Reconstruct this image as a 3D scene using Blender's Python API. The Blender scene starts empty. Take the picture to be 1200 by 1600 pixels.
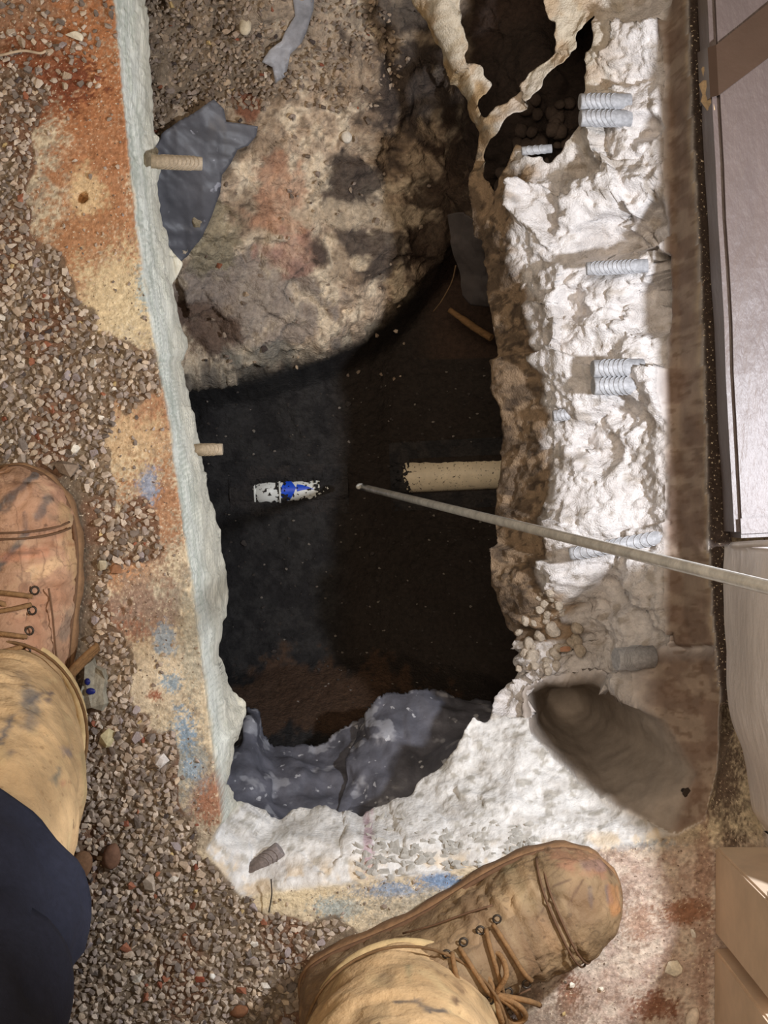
import bpy, bmesh, math, random
import numpy as np
from mathutils import Vector, Matrix, geometry, bvhtree

random.seed(7); RNG = np.random.default_rng(7)
SC = bpy.context.scene
COL = SC.collection

# ------------------------------------------------------------------ camera, world, lights, exposure
H = 1.35            # phone height above the slab (m)
F = 2227.0          # focal length in pixels of the 1200x1600 frame
cam_d = bpy.data.cameras.new('camera'); cam = bpy.data.objects.new('camera', cam_d); COL.objects.link(cam)
cam.location = (0, 0, H); cam.rotation_euler = (0, 0, 0)
cam_d.sensor_fit = 'VERTICAL'; cam_d.sensor_height = 24.0; cam_d.lens = F / 1600 * 24.0
cam_d.clip_start = 0.01; cam_d.clip_end = 50
SC.camera = cam

w = bpy.data.worlds.new('world'); SC.world = w; w.use_nodes = True
w.node_tree.nodes['Background'].inputs[0].default_value = (1.0, 0.88, 0.76, 1)
w.node_tree.nodes['Background'].inputs[1].default_value = 0.06

def lamp(name, typ, loc, energy, color, size, target=None, spot=None, blend=0.5):
    d = bpy.data.lights.new(name, typ); d.energy = energy; d.color = color
    if typ == 'AREA': d.shape = 'SQUARE'; d.size = size
    else: d.shadow_soft_size = size
    if spot: d.spot_size = math.radians(spot); d.spot_blend = blend
    o = bpy.data.objects.new(name, d); COL.objects.link(o); o.location = loc
    if target is not None:
        o.rotation_euler = (Vector(target) - Vector(loc)).to_track_quat('-Z', 'Y').to_euler()
    return o
lamp('work_light', 'SPOT', (0.48, 0.045, 0.56), 28, (0.88, 0.92, 1.0), 0.022, (0.03, 0.0, -0.2), 125, 0.5)
lamp('room_light', 'AREA', (-0.25, 0.35, 2.3), 26, (1.0, 0.83, 0.66), 1.0, (0, 0, 0))
SC.view_settings.view_transform = 'Standard'; SC.view_settings.look = 'None'
SC.view_settings.gamma = 1.0; SC.view_settings.use_curve_mapping = False
SC.view_settings.exposure = 0.0

# ------------------------------------------------------------------ helpers
def P(px, py, z):
    k = (H - z) / F
    return ((px - 600) * k, -(py - 800) * k, z)

def c(r, g, b):
    f = lambda v: (v / 255 / 12.92) if v <= 10.3 else ((v / 255 + 0.055) / 1.055) ** 2.4
    return np.array([f(r), f(g), f(b)])
def c4(r, g, b): return (*c(r, g, b), 1.0)

def _hash(ix, iy, iz, seed):
    n = (ix * 374761393 + iy * 668265263 + iz * 2147483647 + seed * 1274126177) & 0xffffffff
    n = ((n ^ (n >> 13)) * 1274126177) & 0xffffffff
    n = ((n ^ (n >> 16)) * 2246822519) & 0xffffffff
    return ((n ^ (n >> 15)) & 0xffffff) / float(0xffffff)
def vnoise(x, y, z, seed=0):
    ix, iy, iz = np.floor(x).astype(np.int64), np.floor(y).astype(np.int64), np.floor(z).astype(np.int64)
    fx, fy, fz = x - ix, y - iy, z - iz
    fx, fy, fz = fx*fx*(3-2*fx), fy*fy*(3-2*fy), fz*fz*(3-2*fz)
    r = 0
    for dx in (0, 1):
        for dy in (0, 1):
            for dz in (0, 1):
                wgt = (fx if dx else 1-fx) * (fy if dy else 1-fy) * (fz if dz else 1-fz)
                r = r + wgt * _hash(ix+dx, iy+dy, iz+dz, seed)
    return r
def fbm(x, y, z, sc, octv=4, seed=0, gain=0.5):
    a, t, r = 1.0, 0.0, 0.0
    for k in range(octv):
        r = r + a * vnoise(x*sc + 7.1*k, y*sc + 3.3*k, z*sc + 1.7*k, seed + k); t += a; a *= gain; sc *= 2.03
    return r / t
def fracture(x, y, cell, slope, seed):
    """faceted broken-stone relief: every cell is its own tilted plane"""
    gx, gy = x / cell, y / cell
    ix, iy = np.floor(gx).astype(np.int64), np.floor(gy).astype(np.int64)
    best = np.full(x.shape, 9e9); val = np.zeros(x.shape); z0 = np.zeros_like(ix)
    for dx in (-1, 0, 1):
        for dy in (-1, 0, 1):
            jx, jy = ix+dx, iy+dy
            cx = jx + _hash(jx, jy, z0, seed); cy = jy + _hash(jx, jy, z0, seed+1)
            d = (gx-cx)**2 + (gy-cy)**2
            h = (_hash(jx, jy, z0, seed+2)-.5)*slope + ((gx-cx)*(_hash(jx, jy, z0, seed+3)-.5) + (gy-cy)*(_hash(jx, jy, z0, seed+4)-.5))*2*slope
            m = d < best; best = np.where(m, d, best); val = np.where(m, h, val)
    return val * cell
def sstep(a, b, v):
    t = np.clip((v - a) / (b - a), 0, 1); return t*t*(3-2*t)
def mix(a, b, m): return a + (np.asarray(b) - a) * m[..., None]

def inpoly(x, y, poly):
    r = np.zeros(x.shape, bool); n = len(poly); j = n-1
    for i in range(n):
        xi, yi = poly[i][:2]; xj, yj = poly[j][:2]
        if yi != yj:
            r ^= ((yi > y) != (yj > y)) & (x < (xj-xi)*(y-yi)/(yj-yi)+xi)
        j = i
    return r

def tag(o, label=None, cat=None, group=None, kind=None):
    if label: o['label'] = label
    if cat: o['category'] = cat
    if group: o['group'] = group
    if kind: o['kind'] = kind
    return o
def link(name, me, mat=None, parent=None):
    o = bpy.data.objects.new(name, me); COL.objects.link(o)
    if mat: me.materials.clear(); me.materials.append(mat)
    if parent: o.parent = parent
    return o
def empty(name, loc=(0, 0, 0), rz=0):
    o = bpy.data.objects.new(name, None); COL.objects.link(o); o.location = loc; o.rotation_euler.z = rz
    o.empty_display_size = 0.02
    return o
def np_mesh(name, V, Fc, colors=None, smooth=True):
    V = np.asarray(V, np.float32); Fc = np.asarray(Fc, np.int32)
    me = bpy.data.meshes.new(name); n = Fc.shape[1]
    me.vertices.add(len(V)); me.vertices.foreach_set('co', V.ravel())
    me.loops.add(Fc.size); me.loops.foreach_set('vertex_index', Fc.ravel())
    me.polygons.add(len(Fc)); me.polygons.foreach_set('loop_start', np.arange(0, Fc.size, n, dtype=np.int32))
    me.polygons.foreach_set('loop_total', np.full(len(Fc), n, np.int32))
    me.polygons.foreach_set('use_smooth', np.full(len(Fc), smooth))
    if colors is not None:
        a = me.color_attributes.new('Col', 'FLOAT_COLOR', 'POINT')
        cc = np.ones((len(V), 4), np.float32); cc[:, :3] = np.clip(colors, 0, 1); a.data.foreach_set('color', cc.ravel())
    me.update(calc_edges=True); me.validate()
    return me

# ------------------------------------------------------------------ materials
def material(name, base=None, rough=0.85, attr=False, noise=0.25, nscale=120, bump=0.3, bscale=250, spec=0.3,
             stretch=None, bdist=0.002, metallic=0.0, speck=None, coat=0, alpha=None, transmission=0):
    m = bpy.data.materials.new(name); m.use_nodes = True; nt = m.node_tree; N = nt.nodes; L = nt.links
    b = N['Principled BSDF']; b.inputs['Roughness'].default_value = rough; b.inputs['Metallic'].default_value = metallic
    b.inputs['Specular IOR Level'].default_value = spec; b.inputs['Coat Weight'].default_value = coat
    if transmission: b.inputs['Transmission Weight'].default_value = transmission
    if alpha: b.inputs['Alpha'].default_value = alpha
    tc = N.new('ShaderNodeTexCoord'); mp = N.new('ShaderNodeMapping'); L.new(tc.outputs['Object'], mp.inputs[0])
    if stretch: mp.inputs['Scale'].default_value = stretch
    n1 = N.new('ShaderNodeTexNoise'); n1.inputs['Scale'].default_value = nscale; n1.inputs['Detail'].default_value = 6
    n1.inputs['Roughness'].default_value = 0.65
    L.new(mp.outputs[0], n1.inputs['Vector'])
    if attr:
        a = N.new('ShaderNodeAttribute'); a.attribute_name = 'Col'; src = a.outputs['Color']
    else:
        rgb = N.new('ShaderNodeRGB'); rgb.outputs[0].default_value = (*base[:3], 1); src = rgb.outputs[0]
    mr = N.new('ShaderNodeMapRange'); mr.inputs[1].default_value = 0.3; mr.inputs[2].default_value = 0.7
    mr.inputs[3].default_value = 1 - noise; mr.inputs[4].default_value = 1 + noise; L.new(n1.outputs[0], mr.inputs[0])
    mx = N.new('ShaderNodeVectorMath'); mx.operation = 'SCALE'; L.new(src, mx.inputs[0]); L.new(mr.outputs[0], mx.inputs['Scale'])
    out = mx.outputs[0]
    if speck:   # list of (colour, scale, threshold)
        for col, sc_, th in speck:
            v = N.new('ShaderNodeTexNoise'); v.inputs['Scale'].default_value = sc_; v.inputs['Detail'].default_value = 3
            L.new(tc.outputs['Object'], v.inputs['Vector'])
            r = N.new('ShaderNodeMapRange'); r.inputs[1].default_value = th; r.inputs[2].default_value = th + 0.04; L.new(v.outputs[0], r.inputs[0])
            q = N.new('ShaderNodeMix'); q.data_type = 'RGBA'; L.new(r.outputs[0], q.inputs[0]); L.new(out, q.inputs[6])
            q.inputs[7].default_value = (*col[:3], 1); out = q.outputs[2]
    L.new(out, b.inputs['Base Color'])
    n2 = N.new('ShaderNodeTexNoise'); n2.inputs['Scale'].default_value = bscale; n2.inputs['Detail'].default_value = 5
    n2.inputs['Roughness'].default_value = 0.6
    L.new(mp.outputs[0], n2.inputs['Vector'])
    bp = N.new('ShaderNodeBump'); bp.inputs['Strength'].default_value = bump; bp.inputs['Distance'].default_value = bdist
    L.new(n2.outputs[0], bp.inputs['Height']); L.new(bp.outputs[0], b.inputs['Normal'])
    return m

M = {}
M['floor'] = material('dusty_concrete', attr=True, noise=0.36, nscale=210, bump=0.8, bscale=300, speck=[(c(214, 196, 168), 420, .64), (c(104, 84, 68), 300, .66)])
M['cut'] = material('sawn_concrete', attr=True, noise=0.22, nscale=60, bump=0.8, bscale=120, stretch=(3.0, 0.28, 2.2), bdist=0.003)
M['broken'] = material('broken_concrete', attr=True, noise=0.16, nscale=130, bump=0.9, bscale=480, bdist=0.003)
M['near'] = material('chipped_white_concrete', attr=True, noise=0.16, nscale=130, bump=0.7, bscale=260, bdist=0.002)
M['smooth_cut'] = material('smooth_cored_concrete', attr=True, noise=0.16, nscale=60, bump=0.3, bscale=200, bdist=0.0015)
M['soil'] = material('dark_soil', attr=True, noise=0.35, nscale=170, bump=0.9, bscale=260, bdist=0.004)

# ------------------------------------------------------------------ the slab and the pit: relief meshes
def spread(lo, flo, fhi, hi, step, extra=()):
    xs = list(np.arange(flo, fhi + step/2, step))
    for a, b_, s in extra:
        xs = [v for v in xs if v < a or v > b_] + list(np.arange(a, b_, s))
    for sgn, e, far in ((-1, flo, lo), (1, fhi, hi)):
        s, v = step, e
        while sgn*(far - v) > 0:
            s *= 1.35; v += sgn*s; xs.append(v)
    return np.array(sorted(xs))

def relief(xs, ys, polylines, points, iters=2):
    """terrain height over the plan grid from 3-D control lines (constrained triangulation)"""
    V, E = [], []
    for pl, closed in polylines:
        s = len(V); V += list(pl); n = len(pl)
        E += [(s+i, s+i+1) for i in range(n-1)] + ([(s+n-1, s)] if closed else [])
    V += list(points)
    res = geometry.delaunay_2d_cdt([Vector(v[:2]) for v in V], E, [], 0, 1e-5)
    vs, tris, ov = res[0], res[2], res[3]
    zz = []
    known = {i: V[o[0]][2] for i, o in enumerate(ov) if len(o)}
    for i, v in enumerate(vs):
        if i in known: zz.append(known[i])
        else:
            d = sorted(((v - vs[j]).length, z) for j, z in known.items())[:2]
            zz.append((d[0][1]*d[1][0] + d[1][1]*d[0][0]) / (d[0][0]+d[1][0]+1e-9))
    Z = np.zeros((len(ys), len(xs)))
    for t in tris:
        for k in range(1, len(t)-1):
            a, b_, d = t[0], t[k], t[k+1]
            (ax, ay), (bx, by), (dx, dy) = vs[a], vs[b_], vs[d]
            i0, i1 = np.searchsorted(xs, min(ax, bx, dx)-1e-9), np.searchsorted(xs, max(ax, bx, dx)+1e-9)
            j0, j1 = np.searchsorted(ys, min(ay, by, dy)-1e-9), np.searchsorted(ys, max(ay, by, dy)+1e-9)
            if i1 <= i0 or j1 <= j0: continue
            gx, gy = np.meshgrid(xs[i0:i1], ys[j0:j1])
            den = (by-dy)*(ax-dx) + (dx-bx)*(ay-dy)
            if abs(den) < 1e-14: continue
            w0 = ((by-dy)*(gx-dx) + (dx-bx)*(gy-dy))/den; w1 = ((dy-ay)*(gx-dx) + (ax-dx)*(gy-dy))/den; w2 = 1-w0-w1
            m = (w0 >= -1e-6) & (w1 >= -1e-6) & (w2 >= -1e-6)
            sub = Z[j0:j1, i0:i1]; sub[m] = (w0*zz[a]+w1*zz[b_]+w2*zz[d])[m]
    for _ in range(iters):
        Q = np.pad(Z, 1, mode='edge')
        Z = (Q[1:-1, 1:-1]*2 + Q[:-2, 1:-1] + Q[2:, 1:-1] + Q[1:-1, :-2] + Q[1:-1, 2:]) / 6
    return Z
def grid_normals(x, y, z):
    p = np.stack([x, y, z], -1)
    du = np.gradient(p, axis=1); dv = np.gradient(p, axis=0)
    n = np.cross(du, dv); n /= np.linalg.norm(n, axis=-1, keepdims=True) + 1e-12
    return n

def PL(lst): return [P(*v) for v in lst]
# top edge of the slab round the opening (z = 0)
T_left = [(165, -250), (178, 0), (192, 150), (206, 300), (222, 430), (245, 560), (262, 650), (283, 800), (298, 900), (318, 1050),
          (333, 1180), (347, 1285), (322, 1330), (378, 1402)]
T_near = [(440, 1392), (560, 1378), (700, 1362), (850, 1340), (960, 1320), (1055, 1304), (1100, 1280)]
T_right = [(1122, 1200), (1125, 1100), (1111, 950), (1106, 850), (1100, 600), (1092, 400), (1081, 200), (1073, 0), (1066, -250)]
T = [(a, b, 0.0) for a, b in T_left + T_near + T_right]
# lower, broken edge of the slab
L_left = [(222, -200, -.10), (232, 0, -.10), (236, 100, -.10), (243, 220, -.10), (254, 330, -.105), (264, 385, -.11), (288, 412, -.115), (274, 440, -.115),
          (286, 500, -.115), (297, 545, -.12), (288, 570, -.12), (302, 640, -.12), (313, 690, -.125), (323, 750, -.13), (341, 820, -.14), (356, 900, -.145),
          (353, 960, -.145), (349, 1020, -.13), (362, 1075, -.13), (388, 1096, -.13), (385, 1120, -.12), (373, 1155, -.11), (362, 1215, -.10)]
L_near = [(378, 1246, -.12), (440, 1268, -.13), (510, 1255, -.13), (560, 1266, -.13), (640, 1232, -.14), (690, 1195, -.15), (722, 1140, -.16),
          (738, 1118, -.16), (760, 1126, -.17)]
L_right = [(780, 1098, -.19), (796, 1050, -.20), (790, 980, -.20), (786, 860, -.21), (771, 800, -.21), (778, 720, -.21), (785, 640, -.21), (781, 560, -.21),
           (768, 480, -.20), (750, 400, -.20), (741, 340, -.20), (735, 290, -.20), (742, 240, -.19), (748, 212, -.18), (735, 190, -.18),
           (706, 120, -.17), (680, 60, -.16), (640, 0, -.15), (600, -60, -.15), (570, -200, -.14)]
Lr = L_left + L_near + L_right
core_b = [(0.213 + .024*math.cos(a), -.222 + .022*math.sin(a), -.32) for a in np.linspace(0, 2*math.pi, 16, endpoint=False)]
core_rim_l = [(818, 1085, -.17), (832, 1148, -.14), (868, 1185, -.115), (905, 1215, -.09), (970, 1262, -.04), (1050, 1303, -.002)]
core_rim_r = [(822, 1082, -.17), (850, 1070, -.16), (890, 1073, -.15), (940, 1068, -.12), (985, 1082, -.085), (1040, 1130, -.05), (1085, 1210, -.012)]
base_r = [(1040, -200, -.045), (1040, 0, -.045), (1046, 100, -.045), (1053, 200, -.045), (1056, 300, -.045), (1061, 450, -.05), (1066, 560, -.05), (1062, 700, -.05),
          (1064, 850, -.05), (1070, 980, -.045)]
mid_r = [(800, 285, -.16), (800, 400, -.14), (832, 470, -.14), (850, 560, -.135), (866, 640, -.135), (852, 700, -.135), (878, 790, -.13),
         (888, 880, -.125), (900, 970, -.13)]
mid_n = [(400, 1325, -.045), (480, 1315, -.04), (560, 1318, -.035), (640, 1312, -.035), (720, 1280, -.06), (800, 1240, -.075)]
off = lambda l, d, z: [(a + d, b, z) for a, b in l]
slab_lines = [(PL(T), True), (PL(Lr), True), (PL(core_rim_l), False), (PL(core_rim_r), False), (core_b, True), (PL(base_r), False),
              (PL(mid_r), False), (PL(mid_n), False),
              (PL(off(T_right[1:], 3, -.12)), False), (PL(off(T_right[1:], 38, -.12)), False), (PL(off(T_right[1:], 41, 0)), False)]
slab_pts = PL([(940, 330, -.08), (1000, 250, -.07), (960, 480, -.10), (990, 600, -.075), (940, 700, -.105), (960, 900, -.10), (1000, 820, -.08),
               (900, 1010, -.135), (1010, 1040, -.08), (690, 0, -.12), (725, 110, -.14), (755, 185, -.15), (900, 60, -.10), (960, 60, -.07),
               (820, 1040, -.17), (700, 1220, -.125), (780, 1180, -.13), (990, 150, -.065)]) \
    + [(sx, sy, 0) for sx in (-3, 3) for sy in (-3, 3)] + [(-.3, .9, 0), (.3, .9, 0), (-.4, -.4, 0), (-.4, .2, 0)]
xs = spread(-3, -.40, .37, 3, .0016, extra=[(-.262, -.150, .0008)])
ys = spread(-3, -.52, .58, 3, .0016)
Z = relief(xs, ys, slab_lines, slab_pts)
X, Y = np.meshgrid(xs, ys)
Tw = PL(T); Lw = PL(Lr)
inT = inpoly(X, Y, Tw)
cm = inpoly(X, Y, PL(core_rim_l[1:]) + PL(core_rim_r[3:])[::-1] + [core_b[8]])
for _ in range(3):
    cb = Z
    for _k in range(10):
        Q = np.pad(cb, 1, mode='edge'); cb = (Q[1:-1, 1:-1]*2 + Q[:-2, 1:-1] + Q[2:, 1:-1] + Q[1:-1, :-2] + Q[1:-1, 2:]) / 6
    Z = np.where(cm, cb, Z)
# blend weights of the three faces of the opening
U = 600 + X * F / (H - Z); Vp = 800 - Y * F / (H - Z)          # plan coordinates in hand-measured units
side_left = inT & (U < 400) & (Vp < 1290 - np.clip(U - 345, 0, 99))
core_in = inpoly(X, Y, [p for p in PL(core_rim_l)] + [p for p in PL(core_rim_r)][::-1])
side_near = inT & ~side_left & (Vp > 1118) & ((U < 850) | (Vp > 1118)) & ~core_in & (U < 1060) & ((Vp - 1118) > (U - 815) * .78 - 5)
side_right = inT & ~side_left & ~side_near
wl, wn, wr = [m.astype(float) for m in (side_left, side_near, side_right)]
def blur(a, n):
    for _ in range(n):
        Q = np.pad(a, 1, mode='edge'); a = (Q[1:-1, 1:-1]*2 + Q[:-2, 1:-1] + Q[2:, 1:-1] + Q[1:-1, :-2] + Q[1:-1, 2:]) / 6
    return a
strip = sstep(1030, 1050, U) * (Vp < 1010)
strip = np.maximum(strip, blur(core_in.astype(float), 6)) * wr
strip = np.maximum(strip, wr * sstep(960, 1040, U) * sstep(980, 1040, Vp))
wr_s = blur(wr * (1 - strip), 4); wn_s = blur(wn, 5); wl_s = blur(wl, 2)
edge = blur(inT.astype(float), 8); edge = np.where(inT, sstep(.5, .98, edge), 0)
wr_s *= edge; wn_s = wn_s * edge; wl_s = wl_s * np.where(inT, sstep(.4, .8, blur(inT.astype(float), 2)), 0)
NR = grid_normals(X, Y, Z)
f1 = fbm(X, Y, Z, 18, 5, 11) - .5; f2 = fbm(X, Y, Z, 60, 5, 12) - .5; f3 = fbm(X, Y, Z, 170, 4, 13) - .5
wx = X + .02*(fbm(X, Y, Z, 30, 3, 21)-.5); wy = Y + .02*(fbm(X, Y, Z, 30, 3, 22)-.5)
D = .0022*(f2) + .0016*f3                                             # the trodden floor
wr_s = wr_s*(1 - .6*sstep(330, 230, Vp)*sstep(960, 900, U))
D_brown = sstep(-.135, -.155, Z)*(Vp < 1000)
pock = np.zeros(X.shape)
for (pa, pb, pr, pd) in ((945, 375, 48, .034), (1012, 480, 40, .034), (862, 340, 34, .02), (925, 262, 34, .026), (1000, 320, 26, .022), (985, 645, 34, .022), (930, 690, 40, .02), (905, 470, 26, .018), (1012, 200, 20, .02), (940, 940, 36, .02)):
    pock = np.maximum(pock, pd*sstep(1.25, .45, np.hypot((U-pa)/pr, (Vp-pb)/pr) + 1.3*f1 + 1.0*f2))
wr_s = wr_s*(1 - .55*D_brown)
D = D - wr_s*pock + wr_s*(.075*(fbm(X, Y, Z, 15, 4, 15, .36)-.5) + .95*fracture(wx + .4*wy, wy - .3*wx, .085, .46, 31) + .28*fracture(wx, wy, .036, .42, 41) + .26*fracture(wx, wy, .013, .38, 42) + .004*f2 + .010*f3)
D = D + wn_s*(.014*f1 + .16*fracture(wx, wy, .05, .35, 51) + .05*fracture(wx, wy, .014, .4, 52) + .003*f2 + .0018*f3)
lowl = sstep(-.03, -.09, Z)
D = D + wl_s*(.004*f2 + .002*f3 + lowl*(.010*f1 + .22*fracture(Y*1.0, Z*1.0, .03, .5, 61)))
nod = wr_s*sstep(1.2, .8, np.hypot((U-845)/70, (Vp-985)/100) + 1.2*f2)
D = D + nod*(1.1*np.abs(fracture(wx, wy, .022, .6, 43)) + .5*fracture(wx, wy, .010, .6, 44) + .012*f2)
D = D + wr*strip*.003*f2
X3, Y3, Z3 = X + NR[..., 0]*D, Y + NR[..., 1]*D, Z + NR[..., 2]*D
# a drilled anchor hole and shallow popouts in the floor
def dimple(px, py, r, depth):
    global Z3
    x0, y0, _ = P(px, py, 0); d = np.hypot(X - x0, Y - y0)
    Z3 = Z3 - depth * sstep(r, r*.55, d)
dimple(128, 308, .0058, .05)
for a in ((200, 942, .004, .004), (188, 955, .005, .003), (252, 858, .003, .003), (108, 640, .003, .003)): dimple(*a)

# colours of the concrete --------------------------------------------------
fu, fv = 600 + X*F/H, 800 - Y*F/H
n_a = fbm(X, Y, X*0, 22, 5, 71); n_b = fbm(X, Y, X*0, 70, 5, 72); n_c = fbm(X, Y, X*0, 200, 4, 73); n_d = vnoise(X*620, Y*620, X*0, 74)
def blob(cx, cy, rx, ry, soft=.25, rough=.9, nn=None):
    nn = (.45*n_b+.3*n_c+.25*n_a) if nn is None else nn
    d = np.hypot((fu-cx)/rx, (fv-cy)/ry) + rough*1.3*(nn-.5)*2 + .6*(n_d-.5)*2
    return sstep(1+soft*1.6, 1-soft*1.6, d)
C = np.zeros(X.shape + (3,)) + c(176, 160, 136)
C = mix(C, c(205, 188, 158), sstep(.45, .62, n_b)); C = mix(C, c(140, 124, 104), sstep(.56, .70, n_c)*.7)
for a, col, k in (
    ((60, 60, 200, 150), (140, 94, 64), .85), ((150, 230, 85, 260), (176, 116, 74), .85), ((120, 420, 80, 130), (172, 124, 86), .75),
    ((60, 120, 70, 60), (132, 78, 50), .85), ((105, 130, 42, 30), (120, 66, 42), .9), ((205, 412, 24, 22), (156, 92, 54), .85),
    ((190, 475, 70, 75), (224, 202, 160), .85), ((130, 300, 26, 34), (226, 196, 150), .8), ((225, 660, 70, 75), (170, 120, 84), .85),
    ((205, 705, 55, 60), (216, 188, 146), .7), ((250, 790, 55, 65), (172, 122, 86), .85), ((205, 895, 60, 40), (190, 130, 84), .8),
    ((215, 965, 55, 45), (150, 92, 68), .8), ((235, 930, 60, 60), (150, 140, 124), .6), ((245, 1060, 45, 60), (214, 196, 166), .8),
    ((325, 1245, 26, 34), (160, 104, 76), .8), ((290, 1180, 34, 60), (150, 156, 152), .7), ((300, 1000, 18, 90), (176, 170, 150), .7),
    ((232, 760, 16, 28), (146, 160, 180), .85), ((255, 998, 16, 26), (156, 170, 180), .85), ((268, 1065, 15, 14), (136, 158, 172), .85),
    ((228, 450, 14, 30), (170, 186, 186), .8), ((290, 1140, 16, 30), (140, 164, 184), .8), ((243, 1087, 10, 9), (156, 90, 62), .85),
    ((300, 1200, 12, 16), (150, 170, 186), .7), ((520, 1415, 170, 35), (206, 188, 156), .8), ((450, 1400, 60, 22), (226, 206, 168), .8),
    ((525, 1420, 40, 16), (150, 168, 172), .7), ((620, 1392, 45, 12), (122, 144, 172), .85), ((690, 1378, 30, 12), (112, 142, 178), .85),
    ((690, 1420, 120, 25), (170, 160, 140), .8), ((985, 1322, 60, 10), (150, 170, 180), .7)):
    C = mix(C, c(*col), blob(*a)*k)
pink = sstep(760, 860, fu)*sstep(1300, 1345, fv)
pk = mix(np.zeros_like(C) + c(186, 164, 148), c(204, 186, 168), sstep(.45, .6, n_b)); pk = mix(pk, c(150, 122, 104), sstep(.57, .66, n_c)*.6)
C = mix(C, pk, pink) if False else C + (pk - C)*pink[..., None]
for a, col, k in (((1075, 1425, 42, 18), (140, 90, 58), .8), ((1140, 1180, 45, 150), (96, 78, 64), .95), ((1025, 1572, 34, 20), (128, 78, 52), .85), ((985, 1440, 40, 26), (166, 126, 100), .6),
                  ((888, 1555, 18, 30), (132, 84, 56), .8), ((1100, 1400, 12, 200), (150, 116, 96), .6), ((860, 1590, 60, 40), (130, 110, 92), .6)):
    C = mix(C, c(*col), blob(*a)*k)

C = C*(.86 + .30*n_d)[..., None]
gap_shade = inpoly(fu, fv, T_right[1:] + [(a+42, b) for a, b in T_right[1:]][::-1])
C = mix(C, c(58, 46, 38), blur(gap_shade.astype(float), 1)*(~inT))  # shade of the gap beside the carton, painted dark into the floor colour
# gravel cover (1 = stones lie there)
gpolys = [[(-60, 90), (60, 110), (90, 190), (60, 300), (95, 420), (125, 440), (160, 500), (250, 575), (240, 600), (165, 640), (150, 700), (150, 760),
           (190, 830), (170, 880), (160, 960), (190, 1010), (200, 1060), (225, 1120), (285, 1180), (300, 1250), (310, 1330), (350, 1380), (380, 1420),
           (470, 1430), (530, 1440), (600, 1480), (780, 1560), (840, 1600), (830, 1680), (-400, 1680), (-400, 90)],
          [(178, 800), (240, 790), (272, 830), (265, 868), (235, 885), (190, 865)]]
GD = np.zeros(X.shape)
gu, gv = fu + 60*(n_a-.5)*2, fv + 60*(fbm(X, Y, X*0, 22, 5, 75)-.5)*2
for g in gpolys: GD = np.maximum(GD, inpoly(gu, gv, g).astype(float))
GD = np.maximum(GD, inpoly(fu + 14*(n_b-.5), fv, [(90, 690), (172, 700), (182, 800), (168, 900), (176, 1070), (90, 1070)]).astype(float))
thin = blob(60, 50, 210, 80, nn=n_a)*.35
GD = np.maximum(blur(GD, 6), thin) * (1-inT)
C = mix(C, c(108, 90, 72), sstep(.4, .8, GD)*.85); C = mix(C, c(118, 82, 60), sstep(.4, .8, GD)*sstep(.52, .64, n_a)*.7)  # shade between stones painted in: floor darkened under the gravel for depth

CL = mix(np.zeros_like(C) + c(230, 231, 219), c(198, 202, 188), sstep(.45, .62, fbm(X*3, Y*.35, Z*3, 60, 4, 81)))
CL = mix(CL, c(222, 204, 166), sstep(.05, 0, -Z/.3)*sstep(.5, .6, n_b)*.6); CL = mix(CL, c(214, 206, 186), lowl*.7)
CN = mix(np.zeros_like(C) + c(226, 223, 218), c(196, 190, 182), sstep(.5, .64, fbm(X, Y, Z, 50, 5, 82))*.7)
CN = mix(CN, c(150, 142, 126), sstep(.58, .68, fbm(X, Y, Z, 110, 4, 83))*.6); CN = mix(CN, c(216, 192, 156), sstep(-.03, -.008, Z)*sstep(.45, .58, n_b)*.7)
CN = mix(CN, c(176, 140, 150), blob(574, 1335, 8, 32, rough=.5)*.7)
CR = mix(np.zeros_like(C) + c(228, 222, 218), c(200, 192, 186), sstep(.5, .64, fbm(X, Y, Z, 40, 5, 84))*.7)
CR = mix(CR, c(150, 134, 112), sstep(.60, .70, fbm(X, Y, Z, 90, 4, 85))*.5)
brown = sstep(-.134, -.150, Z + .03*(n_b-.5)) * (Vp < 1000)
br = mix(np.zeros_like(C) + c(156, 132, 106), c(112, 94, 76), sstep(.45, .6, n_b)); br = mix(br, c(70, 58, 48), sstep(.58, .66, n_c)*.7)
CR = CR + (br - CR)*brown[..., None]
topr = sstep(330, 60, Vp)*sstep(1010, 900, U)*.75
CR = CR + (mix(np.zeros_like(C) + c(190, 160, 116), c(206, 190, 160), sstep(.42, .58, n_b)) - CR)*topr[..., None]
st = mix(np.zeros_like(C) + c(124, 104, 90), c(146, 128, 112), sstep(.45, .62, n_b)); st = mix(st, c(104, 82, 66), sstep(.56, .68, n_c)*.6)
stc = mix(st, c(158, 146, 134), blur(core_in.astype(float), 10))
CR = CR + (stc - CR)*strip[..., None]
CR = mix(CR, c(80, 62, 52), sstep(1070, 1095, fu)*(Z < -.01)*.0)
wlc, wnc, wrc = blur(wl, 1), blur(wn, 3), blur(wr, 3)
Csl = C + (CL - C)*wlc[..., None]; Csl = Csl + (CN - Csl)*wnc[..., None]; Csl = Csl + (CR - Csl)*wrc[..., None]

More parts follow.
